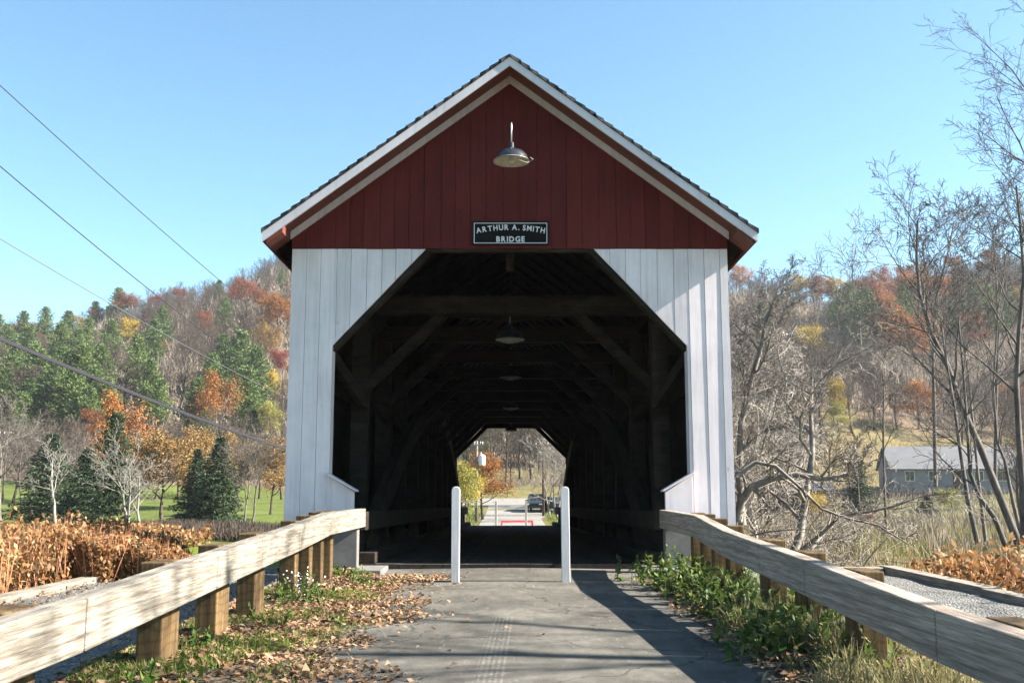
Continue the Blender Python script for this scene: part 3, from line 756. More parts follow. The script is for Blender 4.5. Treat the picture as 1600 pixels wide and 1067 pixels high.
def diamonds(P0, D, Wv, L, W):
    """leaf quads: start P0, unit dir D, side Wv, length L, width W"""
    L = np.asarray(L)[:, None]; W = np.asarray(W)[:, None]
    mid = P0 + D * L * .45
    V = np.stack([P0, mid + Wv * W / 2, P0 + D * L, mid - Wv * W / 2], 1).reshape(-1, 3)
    F = np.arange(len(P0) * 4).reshape(-1, 4); return V, F
def randdirs(rg, n, bias=(0, 0, 0), s_=1.):
    d = rg.normal(0, s_, (n, 3)) + np.array(bias); d /= np.linalg.norm(d, axis=1, keepdims=True) + 1e-9; return d
def sidev(rg, D):
    s_ = np.cross(D, rg.normal(0, 1, D.shape)); s_ /= np.linalg.norm(s_, axis=1, keepdims=True) + 1e-9; return s_
def leafy(rg, tips, per, spread, size, bias=(0, 0, -.3)):
    P0 = np.repeat(tips, per, 0) + rg.normal(0, spread, (len(tips) * per, 3)); D = randdirs(rg, len(P0), bias)
    L = size * rg.uniform(.6, 1.3, len(P0)); return diamonds(P0, D, sidev(rg, D), L, L * .62)
def conifer(seed, h, rad, kind='pine', dens=1., base=.12):
    rg = np.random.default_rng(seed); out = []
    k = 8; tr = np.stack([np.cumsum(rg.normal(0, .012 * h / 8, k + 1)), np.cumsum(rg.normal(0, .012 * h / 8, k + 1)), np.linspace(0, h, k + 1)], 1)
    trunk = [(tr, np.linspace(h * .017, h * .002, k + 1), 7)]
    P_, D_, L_ = [], [], []
    z = h * base; lobes = rg.uniform(0, 6.28, 3)
    while z < h * .985:
        f = (z / h - base) / (1 - base)
        if kind == 'pine': prof = (1 - f) ** .62 * (.62 + .38 * min(1, f * 5 + .3)); stepz = h * .040; nb = int(rg.integers(5, 8))
        else: prof = (1 - f) ** .95; stepz = h * .026; nb = int(rg.integers(6, 9))
        c = np.array([np.interp(z, tr[:, 2], tr[:, 0]), np.interp(z, tr[:, 2], tr[:, 1]), z])
        a0 = rg.uniform(0, 6.28)
        for q in range(nb):
            az = a0 + q * 6.283 / nb + rg.uniform(-.3, .3)
            L = rad * prof * (rg.uniform(.6, 1.15) if kind == 'pine' else rg.uniform(.8, 1.08)) * (1 + .15 * math.sin(az * 2 + lobes[0] + z))
            if L < .15: L = .15
            el = (rg.uniform(-.05, .35) + .35 * f) if kind == 'pine' else (rg.uniform(-.35, -.05) + .5 * f)
            dv = np.array([math.cos(az) * math.cos(el), math.sin(az) * math.cos(el), math.sin(el)])
            m_ = max(3, int(L / rad * 9)); ts = np.linspace(.12, 1, m_)
            curve = (np.array([0, 0, .16]) if kind == 'pine' else np.array([0, 0, .14]))
            pts = c + dv * L * ts[:, None] + curve * L * (ts ** 2)[:, None]
            trunk.append((np.stack([c, pts[m_ // 2], pts[-1]]), np.array([h * .004, h * .0025, h * .001]), 3))
            side = np.cross(dv, [0, 0, 1]); side /= np.linalg.norm(side) + 1e-9
            ntf = int((10 if kind == 'pine' else 9) * dens)
            for p, t_ in zip(pts, ts):
                wd = L * .34 * (1 - .55 * t_)
                off = rg.normal(0, 1, (ntf, 1)) * side * wd * .8 + rg.normal(0, 1, (ntf, 1)) * dv * L * .05 + rg.normal(0, .02 * rad, (ntf, 3))
                P_.append(p + off)
                dd = dv * rg.uniform(.2, 1.2, (ntf, 1)) + side * rg.normal(0, .8, (ntf, 1)) + rg.normal(0, .35, (ntf, 3)) + np.array([0, 0, .35 if kind == 'pine' else -.3])
                D_.append(dd); L_.append(rg.uniform(.6, 1.2, ntf) * rad * (.16 if kind == 'pine' else .13))
        z += stepz * rg.uniform(.8, 1.2)
    # leader tuft
    n = 30; P_.append(np.repeat([[tr[-1, 0], tr[-1, 1], h * .95]], n, 0) + rg.normal(0, .03 * h / 10, (n, 3)) * [1, 1, 3]); D_.append(randdirs(rg, n, (0, 0, 1.5))); L_.append(np.full(n, rad * .13))
    P0 = np.concatenate(P_); D = np.concatenate(D_); D /= np.linalg.norm(D, axis=1, keepdims=True); L = np.concatenate(L_)
    V, F = diamonds(P0, D, sidev(rg, D), L, L * .33)
    tv, tf = tubes(trunk, 0)
    return npmesh('trunk', tv, tf, True), npmesh('crown', V, F)
BROAD = dict(BARE, n=[10, 6, 5], ang=[.85, .8, .8], start=[.3, .25, .2], len=[.55, .5, .5], rmin=.015)
def broadleaf(seed, h, leaf=.30, per=12, spread=.55, P=BROAD, levels=3):
    rg = np.random.default_rng(seed); out, tips = bare_polys(seed, h, P, levels)
    tips = tips[tips[:, 2] > h * .22]
    V, F = leafy(rg, tips, per, spread, leaf); tv, tf = tubes(out, 0)
    return npmesh('trunk', tv, tf, True), npmesh('crown', V, F)
# unit libraries (built at real size, scaled a little per copy)
LIB = {}
for i in range(4): LIB['pine', i] = conifer(100 + i, 16, 4.6, 'pine')
for i in range(2): LIB['spruce', i] = conifer(120 + i, 10, 3.1, 'spruce', 1.2, base=.06)
for i in range(3): LIB['broad', i] = broadleaf(140 + i, 13)
BT = dict(BARE, n=[13, 8, 7], len=[.5, .5, .5])
for i in range(5): LIB['bare', i] = bare_mesh('bare_tree', 160 + i, 14, BT, 3, twigmin=.02)[0]
matvar = {}
def meshmat(me, key, m):
    k = (me.name, key)
    if k not in matvar:
        c = me.copy(); c.materials.clear(); c.materials.append(m); matvar[k] = c
    return matvar[k]
def put_tree(kind, x, y, h, label, cat, group=None, mat=None, name=None, var=None, wide=1., z=None, bark='bark_brown'):
    nvar = {'pine': 4, 'spruce': 2, 'broad': 3, 'bare': 5}[kind]; var = rnd.randrange(nvar) if var is None else var % nvar
    h0 = {'pine': 16, 'spruce': 10, 'broad': 13, 'bare': 14}[kind]; s_ = h / h0
    z = gz(x, y) - .15 if z is None else z
    rz = rnd.uniform(0, 6.28)
    if kind == 'bare':
        o = link(name or 'bare_tree', meshmat(LIB[kind, var], bark, M[bark]), M[bark]); tag(o, label, cat, group)
        o.location = (x, y, z); o.rotation_euler = (0, 0, rz); o.scale = (s_ * wide, s_ * wide, s_); return o
    tr, cr = LIB[kind, var]; mk = mat or {'pine': 'pine', 'spruce': 'spruce', 'broad': 'orange'}[kind]
    o = thing(name or {'pine': 'pine_tree', 'spruce': 'spruce_tree', 'broad': 'autumn_tree'}[kind], label, cat, (x, y, z), rz, group); o.scale = (s_ * wide, s_ * wide, s_)
    link('trunk', meshmat(tr, bark, M[bark]), M[bark], o); link('crown', meshmat(cr, mk, M[mk]), M[mk], o); return o
TH0 = math.atan((760 - 533.5) / 1556)
def zat(py, D):
    du = (533.5 - py) / 1556; y = math.cos(TH0) - du * math.sin(TH0); z = math.sin(TH0) + du * math.cos(TH0); return EYE + z / y * D
def xat(px, py, D):
    du = (533.5 - py) / 1556; y = math.cos(TH0) - du * math.sin(TH0); return (px - 800) / 1556 / y * D
def solve(px, py, h, d0=128, d1=340):
    """distance on the slope at which a tree of height h tops out at py"""
    best = (1e9, d0)
    for D in np.arange(d0, d1, 2.):
        x = xat(px, py, D); e = abs(gz(x, D) + h - zat(py, D))
        if e < best[0]: best = (e, D)
    D = best[1]; return xat(px, py, D), D
placed = []; special = []
GL = 'trees on the wooded hillside left of the bridge'; GR = 'trees on the wooded hillside right of the bridge'
def hill(kind, px, py, h, label, mat=None, wide=1., cat=None, group=None):
    x, D = solve(px, py, h * (.74 if px < 640 else .95)); placed.append((x, D, h * .3 * wide))
    g = group or (GL if px < 640 else GR)
    k_ = (.74 if px < 640 else .95) if D > 127 else 1; h *= k_
    if kind != 'bare': special.append((px, D, h * .36 * wide / D * 1556))
    if kind == 'broad': h *= 1.15
    if kind == 'pine': wide *= 1.12
    return put_tree(kind, x, D, h, label, cat or {'pine': 'pine tree', 'spruce': 'spruce', 'broad': 'autumn tree', 'bare': 'bare tree'}[kind], g, mat, wide=wide)
# --- left hillside
ORD = ['first', 'second', 'third', 'fourth', 'fifth', 'sixth', 'seventh', 'eighth', 'ninth', 'tenth', 'eleventh', 'twelfth']
def ordn(i, n):
    return ORD[i] + ' from the left' if i < 12 and i < n - 10 or i < 12 and n <= 12 else (ORD[n - 1 - i] + ' from the right' if n - 1 - i < 12 else 'number %d from the left' % (i + 1))
PINES = [(px_ + 16, py_ + 13, h_ - 1) for px_, py_, h_ in ((0, 500, 16), (20, 492, 16), (50, 488, 15), (85, 494, 16), (120, 500, 15), (150, 508, 15), (5, 545, 15), (42, 525, 16), (78, 522, 15), (108, 528, 15), (140, 524, 15), (18, 600, 13), (62, 566, 14), (100, 592, 13), (130, 560, 14))] + [(12, 505, 17), (38, 480, 16), (72, 476, 17), (108, 486, 16), (140, 497, 15), (28, 535, 16), (62, 545, 16), (98, 540, 16), (132, 535, 17), (160, 540, 15), (0, 470, 15),
                  (10, 575, 15), (48, 590, 14), (82, 580, 15), (118, 575, 16), (150, 572, 15), (168, 590, 13), (45, 510, 17), (95, 505, 17), (122, 512, 16), (85, 560, 15), (140, 600, 13),
                  (150, 470, 13), (170, 478, 15), (-20, 500, 16), (-30, 560, 16), (-25, 530, 16), (175, 500, 15), (20, 555, 15), (118, 550, 15)]
rows = [('top', 0, 490), ('second', 490, 520), ('third', 520, 552), ('fourth', 552, 574), ('lowest', 574, 700)]
for rn_, lo, hi in rows:
    rw = sorted(q for q in PINES if lo <= q[1] < hi)
    for i, (px, py, h) in enumerate(rw): hill('pine', px, py, h, 'pine in the %s row of the left pine stand, %s' % (rn_, ordn(i, len(rw))), wide=1.05)
hill('pine', 186, 446, 16, 'tall green pine near the skyline, above the yellow crown')
for px, py, h, lb in [(215, 522, 15, 'green pine just right of the yellow crown'), (255, 478, 15, 'dark layered pine right of the yellow crown'), (242, 500, 16, 'green pine in front of the dark layered pine'),
                      (235, 562, 15, 'lone green pine below the small orange tree on the left slope'), (252, 590, 12, 'short green pine below the lone pine on the left slope'),
                      (352, 466, 13, 'small dark pine between the two rust crowns on the left slope'), (350, 522, 17, 'left peak of the big pale green pine group near the bridge'),
                      (378, 515, 18, 'highest peak of the big pale green pine group near the bridge'), (402, 540, 17, 'right peak of the big pale green pine group near the bridge'),
                      (333, 552, 15, 'green pine at the lower left of the big pine group'), (388, 570, 16, 'green pine low in the big pine group behind the bright orange maple'),
                      (310, 590, 14, 'green pine left of the bright orange maple'), (305, 612, 11, 'short green pine at the left foot of the big pine group'), (95, 606, 12, 'bluish green pine below the thick pine stand'),
                      (118, 615, 10, 'smaller bluish green pine below the thick pine stand'), (320, 640, 9, 'low dark pine below the orange maple'),
                      (345, 405, 11, 'dark pine breaking the skyline on the left ridge'), (340, 425, 8, 'small dark pine just under the left ridge'),
                      (153, 449, 9, 'tiny dark pine on the far left ridge'), (130, 456, 8, 'dark pine pair on the ridge, left one'), (141, 458, 7, 'dark pine pair on the ridge, right one'), (380, 418, 7, 'small dark evergreen under the top of the left ridge'),
                      (440, 422, 8, 'small green evergreen beside the bridge eave on the left ridge')]:
    hill('pine', px, py, h, lb)
hill('spruce', 397, 635, 9.5, 'small blue green spruce above the right end of the lawn')
for px, py, h, mt, wd, lb in [(28, 466, 9, 'red_leaf', 1.3, 'red crown on the far left skyline, left of two'), (52, 469, 9, 'rust', 1.3, 'rust crown on the far left skyline, right of two'),
        (118, 458, 9, 'tan', 1.2, 'faded tan crown on the left skyline'), (152, 460, 9, 'red_leaf', 1.3, 'dark red crown behind the pines on the left skyline'),
        (205, 447, 10, 'rust', 1.4, 'rust crown right of the tall skyline pine'), (200, 468, 9, 'rust', 1.1, 'rust crown lower down beside the tall skyline pine'), (245, 431, 8, 'red_leaf', 1.1, 'reddish crown on the middle of the left ridge'),
        (288, 428, 8, 'red_leaf', 1.5, 'wide reddish crown on the left ridge'), (196, 508, 9, 'yellow', 1.25, 'bright yellow crown in front of the pines'), (388, 444, 11, 'rust', 1.35, 'large rust crown high on the left slope'),
        (362, 452, 7, 'rust', 1.1, 'small rust crown left of the large rust crown'), (411, 456, 8, 'rust', 1.2, 'rust crown right of the large rust crown'), (325, 496, 8, 'rust', 1.2, 'rust crown left of the small dark pine'),
        (436, 474, 12, 'orange', 1.4, 'broad orange brown crown beside the bridge wall'), (408, 515, 9, 'tan', .9, 'pale tan tree between the grey trunks near the bridge'), (424, 520, 10, 'tan', .8, 'tan tree with pale stems by the bridge wall'),
        (244, 537, 7, 'rust', 1.2, 'small orange tree between pines on the left slope'), (346, 603, 13, 'orange', 1.0, 'bright orange maple below the big pine group'),
        (443, 552, 8, 'red_leaf', 1.1, 'dark red tree at the bridge wall'), (420, 590, 9, 'yellow', .8, 'thin yellow tree left of the bridge wall'), (424, 640, 8, 'yelgreen', 1.1, 'pale yellow green tree above the lawn near the bridge'),
        (135, 652, 7, 'rust', 1.0, 'small orange tree behind the dead white tree')]:
    hill('broad', px, py, h, lb, mt, wide=wd)
hill('bare', 200, 556, 15, 'broad dome shaped bare tree below the yellow crown', wide=1.5)
hill('bare', 180, 578, 13, 'rounded bare tree at the left of the dome shaped one', wide=1.3)
hill('bare', 25, 566, 15, 'dark brown bare tree below the left pine stand', wide=1.5)
hill('bare', 60, 572, 14, 'dark spreading bare tree below the left pine stand', wide=1.4)
# --- right hillside
for px, py, h, mt, wd, lb in [(1249, 430, 9, 'yellow', .9, 'yellow crown at the left of the right skyline'), (1306, 424, 10, 'yellow', .95, 'taller yellow crown on the right skyline'),
        (1272, 434, 9, 'rust', 1.4, 'rust crown between the two yellow crowns'), (1287, 441, 9, 'rust', 1.3, 'rust crown below the skyline between the yellow crowns'), (1330, 431, 8, 'tan', 1.3, 'olive tan crown on the right skyline'),
        (1352, 436, 8, 'rust', 1.4, 'rust crown above the right pines'), (1372, 430, 10, 'rust', 1.4, 'rust crown high over the orange trees'), (1380, 450, 10, 'rust', 1.3, 'rust orange crown in the orange band'),
        (1376, 470, 10, 'orange', 1.2, 'orange crown in the middle of the orange band'), (1388, 490, 9, 'orange', 1.3, 'orange crown at the foot of the orange band'), (1428, 498, 11, 'orange', 1.5, 'broad bright orange crown low on the right slope'),
        (1440, 520, 8, 'orange', 1.2, 'orange crown under the broad bright one'), (1413, 436, 9, 'rust', 1.3, 'rust crown right of the orange band'), (1432, 432, 10, 'orange', 1.2, 'orange crown behind the leaning trees'),
        (1455, 440, 9, 'rust', 1.2, 'rust crown right of the leaning trees top'), (1475, 436, 9, 'orange', 1.2, 'orange crown near the right pines'), (1408, 402, 8, 'rust', 1.4, 'red brown crown on the right ridge'),
        (1450, 398, 8, 'rust', 1.4, 'brown crown on the right ridge'), (1495, 396, 8, 'rust', 1.4, 'brown orange crown at the ridge top'), (1545, 398, 8, 'rust', 1.3, 'brown crown at the far right ridge'),
        (1155, 418, 10, 'orange', 1.2, 'orange crown beside the right eave'), (1265, 515, 9, 'yellow', 1.1, 'golden tree alone on the right slope'), (1432, 612, 7, 'orange', 1.4, 'small orange tree above the grey house'),
        (1300, 608, 7, 'yellow', .9, 'small yellow tree left of the grey house'), (1310, 640, 5, 'yelgreen', .9, 'low yellow green tree near the field edge'), (1530, 500, 8, 'rust', 1.2, 'rust crown right of centre among grey trunks'),
        (1590, 460, 8, 'tan', 1.2, 'tan crown at the right edge'), (1580, 610, 8, 'orange', .9, 'orange tree by the thick right trunk')]:
    hill('broad', px, py, h, lb, mt, wide=wd)
for px, py, h, lb in [(1318, 448, 11, 'pine at the back left of the right pine group'), (1342, 456, 12, 'pine between the centre and the dark pine of the right group'), (1300, 470, 9, 'small pine left of the right pine group'), (1366, 456, 10, 'pine behind the right end of the right pine group'), (1328, 440, 12, 'tall pine left in the right pine group'), (1350, 448, 14, 'tall pine in the centre of the right pine group'), (1312, 462, 11, 'light green pine at the left of the right pine group'), (1337, 465, 14, 'dark pine in front of the right pine group'),
                      (1362, 470, 12, 'green pine at the right of the right pine group'), (1410, 445, 12, 'green pine behind the orange band'), (1405, 470, 11, 'dark green pine right of the orange band'),
                      (1520, 440, 13, 'green pine behind the right bare trees, left one'), (1545, 448, 14, 'green pine behind the right bare trees, middle one'), (1570, 444, 13, 'green pine behind the right bare trees, right one'),
                      (1500, 462, 12, 'green pine lower left of the right bare trees'), (1190, 470, 10, 'dull green pine behind the gnarled branches')]:
    hill('pine', px, py, h, lb)
# --- seen through the tunnel
GT = 'trees seen through the bridge'
for px, py, h, lb in [(745, 678, 15, 'small pine at the upper left of the far opening behind the pole'), (766, 676, 15, 'pine right behind the orange maple seen through the bridge'), (762, 655, 16, 'green pine seen through the bridge, left one'), (775, 650, 18, 'green pine seen through the bridge, tallest'), (790, 668, 15, 'green pine seen through the bridge behind the lamp'), (750, 690, 14, 'low pine seen through the bridge'),
                      (815, 640, 16, 'green pine at the top right of the far opening'), (735, 650, 16, 'pine at the top left of the far opening'), (840, 660, 14, 'pine above the brown pole')]:
    D = 172 + (px % 7) * 3; x = xat(px, py, D); special.append((px, D, 12)); placed.append((x, D, 3)); h2 = zat(py, D) - gz(x, D)
    put_tree('pine', x, D, max(h2, 9), lb, 'pine tree', GT)
# --- bare woods: fill the slopes
BG = {0: 'grey bare trees filling the left hillside', 1: 'grey bare trees filling the slope seen through the bridge', 2: 'grey bare trees filling the right hillside'}
BL = {0: 'leafless grey tree in the wood on the left hillside', 1: 'leafless grey tree on the slope seen through the bridge', 2: 'leafless grey tree in the wood on the right hillside'}
cnt = [0, 0, 0]; wood = []
def try_bare(px, D, h, k):
    x = (px - 800) / 1556 * D
    if any((x - a) ** 2 + (D - b_) ** 2 < (c + 1.2) ** 2 for a, b_, c in placed): return
    if k == 3: placed.append((x, D, 1.6)); wood.append((x, D, gz(x, D) - .2, h / 14, rnd.uniform(0, 6.28))); return
    if any(0 < Ds - D < (26 if px < 640 else 40) and abs(px - ps_) < hw * .85 for ps_, Ds, hw in special): return
    placed.append((x, D, 1.6)); wv_ = rnd.uniform(1.0, 1.35)
    if cnt[k] < (82, 24, 84)[k]: cnt[k] += 1; put_tree('bare', x, D, h, BL[k], 'bare tree', BG[k], wide=wv_)
    else: wood.append((x, D, gz(x, D) - .2, h / 14, rnd.uniform(0, 6.28)))
D = 150.
while D < 345:
    stp = 6.6
    for lo, hi, k, d0 in ((-40, 470, 0, 146), (700, 895, 1, 172), (1140, 1640, 2, 176), (470, 700, 3, 160), (895, 1140, 3, 178), (-420, -40, 3, 150), (1640, 2050, 3, 178)):
        if D < d0: continue
        n = int((hi - lo) / 1556 * D / (4.4, 4.2, 4.4, 5.2)[k])
        for q in range(n):
            px = lo + (hi - lo) * (q + rnd.uniform(.1, .9)) / n
            try_bare(px, D + rnd.uniform(-3, 3), rnd.uniform(6.5, 10.5), k)
    D += stp
# the farther bare wood that reads as one mass: one object, trees instanced on its points
def woodland(pts):
    me = bpy.data.meshes.new('bare_woodland'); me.from_pydata([p[:3] for p in pts], [], [])
    for nm, k in (('sc', 3), ('rot', 4)):
        a = me.attributes.new(nm, 'FLOAT', 'POINT'); a.data.foreach_set('value', [p[k] for p in pts])
    o = bpy.data.objects.new('bare_woodland', me); COL.objects.link(o)
    ng = bpy.data.node_groups.new('woodland', 'GeometryNodeTree'); ng.interface.new_socket('Geometry', in_out='INPUT', socket_type='NodeSocketGeometry'); ng.interface.new_socket('Geometry', in_out='OUTPUT', socket_type='NodeSocketGeometry')
    gi = ng.nodes.new('NodeGroupInput'); go = ng.nodes.new('NodeGroupOutput'); jn = ng.nodes.new('GeometryNodeJoinGeometry')
    protos = [q for q in COL.objects if q.name.startswith('bare_tree') and q.type == 'MESH'][:6]
    for q in protos:
        oi = ng.nodes.new('GeometryNodeObjectInfo'); oi.inputs['Object'].default_value = q; oi.inputs['As Instance'].default_value = False
        g2 = ng.nodes.new('GeometryNodeGeometryToInstance'); ng.links.new(oi.outputs['Geometry'], g2.inputs[0]); ng.links.new(g2.outputs[0], jn.inputs[0])
    ip = ng.nodes.new('GeometryNodeInstanceOnPoints'); ng.links.new(gi.outputs[0], ip.inputs['Points']); ng.links.new(jn.outputs[0], ip.inputs['Instance']); ip.inputs['Pick Instance'].default_value = True
    na = ng.nodes.new('GeometryNodeInputNamedAttribute'); na.inputs[0].default_value = 'sc'; ng.links.new(na.outputs[0], ip.inputs['Scale'])
    nb = ng.nodes.new('GeometryNodeInputNamedAttribute'); nb.inputs[0].default_value = 'rot'; cx = ng.nodes.new('ShaderNodeCombineXYZ'); ng.links.new(nb.outputs[0], cx.inputs[2]); ng.links.new(cx.outputs[0], ip.inputs['Rotation'])
    ng.links.new(ip.outputs[0], go.inputs[0]); md = o.modifiers.new('woodland', 'NODES'); md.node_group = ng
    return tag(o, 'mass of leafless grey brown trees covering the upper slopes of the hills', 'woodland', kind='stuff')
woodland(wood)
# underbrush on the slopes: masses of thin stems nobody could count
def stems(name, label, pts, hmin, hmax, r_, mat_, seed, per=4, spread=.7, cat='undergrowth'):
    rg = np.random.default_rng(seed); n = len(pts) * per
    B = np.repeat(pts, per, 0) + np.concatenate([rg.normal(0, spread, (n, 2)), np.zeros((n, 1))], 1)
    D = randdirs(rg, n, (0, 0, 2.2), .8); D[:, 2] = np.abs(D[:, 2]); L = rg.uniform(hmin, hmax, n)
    V, F = diamonds(B, D, sidev(rg, D), L, np.full(n, r_)); me = npmesh(name, V, F)
    return tag(link(name, me, M[mat_]), label, cat, kind='stuff')
def scatter(n, px0, px1, d0, d1, seed):
    rg = np.random.default_rng(seed); D = np.sqrt(rg.uniform(d0 ** 2, d1 ** 2, n)); px = rg.uniform(px0, px1, n); x = (px - 800) / 1556 * D
    return np.stack([x, D, groundz(x, D)], 1)
stems('underbrush', 'grey brown underbrush between the trees on the wooded slopes', np.concatenate([scatter(5200, -60, 480, 142, 345, 1), scatter(5200, 1120, 1660, 178, 345, 2), scatter(2200, 690, 910, 170, 330, 3), scatter(1800, 470, 700, 155, 330, 9), scatter(1800, 895, 1140, 175, 330, 10)]), 1.5, 5, .13, 'brush', 4, per=6, spread=1.6)
# ---------------------------------------------------------------- valley trees, left
def near_bare(name, label, px, D, h, seed, P, levels=3, r0=None, mat='bark', lean=(0, 0, 1), cat='bare tree', z=None, group=None, trunks=1, spread=.25, twig=.012):
    rg = np.random.default_rng(seed); x = (px - 800) / 1556 * D; out = []; tips = []
    for q in range(trunks):
        dd = np.array(lean, float) + (rg.normal(0, spread, 3) * [1, 1, .2] if trunks > 1 else 0)
        b0 = np.array([rg.normal(0, .25), rg.normal(0, .25), 0]) if trunks > 1 else np.zeros(3)
        grow(rg, b0, dd, h * .82 * (rg.uniform(.75, 1.05) if trunks > 1 else 1), r0 or h * .02, levels, dict(P, rmin=twig, rr=.5), out, tips)
    V, F = tubes([o for o in out if len(o[0]) > 3], 0) if False else tubes(out, 0)
    # trunk and limbs vs fine twigs stay one woody body
    o = link(name, npmesh(name, V, F, True), M[mat]); o.location = (x, D, (gz(x, D) - .1) if z is None else z)
    return tag(o, label, cat, group), np.array(tips)
SPREAD = dict(BARE, n=[7, 6, 6, 5], start=[.18, .3, .2, .15], ang=[.75, .6, .65, .7], len=[.8, .55, .5, .5], wob=[.10, .16, .18, .2], up=[.02, .07, .05, .03])
near_bare('bare_tree', 'wide grey bare tree with dark forked trunk at the left edge of the lawn', 12, 82, 9.0, 5, dict(SPREAD, n=[8, 8, 7, 6]), 4, .22, 'bark_clump', twig=.010)
DEAD = dict(BARE, n=[7, 5, 4], start=[.35, .3, .2], ang=[.8, .75, .8], len=[.62, .5, .5], wob=[.12, .18, .22], up=[.03, .06, .04])
near_bare('bare_tree', 'crooked dead tree with white limbs before the dark spruce', 100, 62, 6.2, 11, dict(DEAD, n=[7, 6, 6]), 3, .13, 'bark_white', (-.18, 0, 1), twig=.011)
near_bare('bare_tree', 'clump of pale birch stems in front of the tan oak', 219, 58, 6.0, 12, dict(DEAD, n=[7, 5, 5], start=[.4, .25, .2], ang=[.7, .7, .7]), 3, .10, 'bark_white', (-.05, 0, 1), trunks=3, spread=.2, twig=.009)
near_bare('bare_tree', 'thin broken white birch left of the birch clump', 195, 60, 4.2, 13, dict(DEAD, n=[9, 3, 2], len=[.3, .4, .4], ang=[1.2, .8, .8]), 2, .07, 'bark_white', twig=.012)
near_bare('bare_tree', 'tan twiggy bare tree at the right end of the lawn', 402, 84, 6.6, 14, dict(SPREAD, ang=[.5, .5, .6, .7]), 4, .10, 'bark_clump', trunks=2, spread=.14, twig=.014)
near_bare('bare_tree', 'fine pinkish bare tree behind the fork trunked one', 45, 100, 9, 15, dict(BARE, n=[12, 9, 8]), 3, .11, 'bark_clump', twig=.015)
near_bare('bare_tree', 'fine grey bare tree behind the dead white tree', 120, 96, 8.5, 16, dict(BARE, n=[12, 9, 8]), 3, .11, 'bark_clump', twig=.014)
def vtree(kind, px, D, h, label, mat=None, wide=1., var=0, bark='bark_brown', name=None):
    x = (px - 800) / 1556 * D; placed.append((x, D, 2)); return put_tree(kind, x, D, h, label, {'pine': 'pine tree', 'spruce': 'spruce', 'broad': 'autumn tree', 'bare': 'bare tree'}[kind], None, mat, name, var, wide, bark=bark)
vtree('spruce', 84, 86, 7.6, 'dark wide spruce behind the crooked dead tree', wide=1.35)
vtree('spruce', 345, 88, 7.6, 'tall dark green spruce standing on the lawn, right of its pair', wide=1.15, var=1)
vtree('spruce', 312, 90, 6.6, 'darker leaning spruce of the pair, left one', wide=1.05, var=0)
vtree('pine', 182, 72, 8.3, 'tall green cedar like evergreen with orange crown behind its top', wide=.75, var=1, mat='spruce')
vtree('spruce', 140, 78, 6.0, 'shaggy grey green evergreen between dead tree and birches', wide=1.2, var=1)
vtree('broad', 262, 92, 8.0, 'round tan oak with dark trunk on the lawn', 'tan', 1.2, 0)
vtree('broad', 196, 104, 11.4, 'bright orange crown showing over the tall evergreen', 'orange', .8, 1)
vtree('broad', 428, 96, 6.6, 'tan and yellow tree beside the bridge wall at the lawn', 'tan', 1.1, 2)
vtree('broad', 380, 108, 7.6, 'pale tan tree behind the lawn spruces', 'tan', 1.1, 1)
vtree('broad', 300, 110, 8, 'pale brown crown left behind the spruce pair', 'tan', 1.0, 2)
for i, (px, D, h, kd, mt) in enumerate([(30, 118, 8, 'bare', None), (70, 122, 9, 'bare', None), (110, 120, 8.5, 'bare', None), (150, 118, 8, 'bare', None), (220, 122, 8.5, 'bare', None), (250, 124, 9, 'bare', None), (285, 126, 8.5, 'bare', None), (330, 128, 8, 'bare', None), (370, 130, 7.5, 'bare', None), (410, 128, 8, 'bare', None), (445, 126, 8, 'bare', None), (0, 124, 8, 'bare', None),
                                        (50, 132, 9, 'bare', None), (130, 134, 9, 'bare', None), (170, 136, 9, 'bare', None), (235, 138, 9, 'bare', None), (270, 140, 9, 'bare', None), (310, 140, 9, 'bare', None), (355, 142, 9, 'bare', None), (395, 140, 9, 'bare', None), (432, 140, 9, 'bare', None), (15, 140, 9, 'bare', None), (90, 140, 9, 'bare', None)]):
    x = (px - 800) / 1556 * D; put_tree('bare', x, D, h, ('bare tree at the far lawn edge, %s row, behind the %s' % (('front', 'back')[i > 11], ['edge of the picture', 'fork trunked tree', 'dead white tree', 'dark wide spruce', 'tall cedar', 'birch clump', 'tan oak', 'darker leaning spruce', 'tall lawn spruce', 'twiggy tan tree', 'bridge wall', 'cable'][i % 12])), 'bare tree', 'bare trees at the far edge of the lawn', wide=1.2)
# ---------------------------------------------------------------- right side near trees
GN = dict(BARE, seg=[8, 7, 5, 4, 3], n=[13, 9, 7, 5], start=[.06, .15, .12, .1], ang=[.95, .75, .8, .85], len=[.72, .42, .42, .5], wob=[.13, .2, .24, .28], up=[.05, .0, .03, .02])
near_bare('gnarled_tree', 'large gnarled bare tree with tangled pale twigs beside the right bridge wall', 1148, 29, 12.6, 21, dict(GN, n=[14, 10, 8, 6]), 4, .20, 'bark_near', (.22, .1, 1), 'bare tree', twig=.007)
near_bare('gnarled_tree', 'second tangled bare tree just behind the gnarled one', 1192, 35, 11.0, 22, dict(GN, n=[12, 9, 7, 5]), 4, .15, 'bark_near', (.0, 0, 1), 'bare tree', twig=.009)
near_bare('gnarled_tree', 'brownish tangled tree farther back behind the gnarled ones', 1172, 52, 11, 25, GN, 4, .15, 'bark', (.0, 0, 1), 'bare tree', twig=.014)
CL = dict(BARE, seg=[10, 6, 4, 3, 3], n=[13, 7, 5, 4], start=[.35, .25, .2, .1], ang=[.7, .6, .65, .7], len=[.42, .48, .5, .5], wob=[.035, .1, .14, .2], up=[.018, .05, .04, .02])
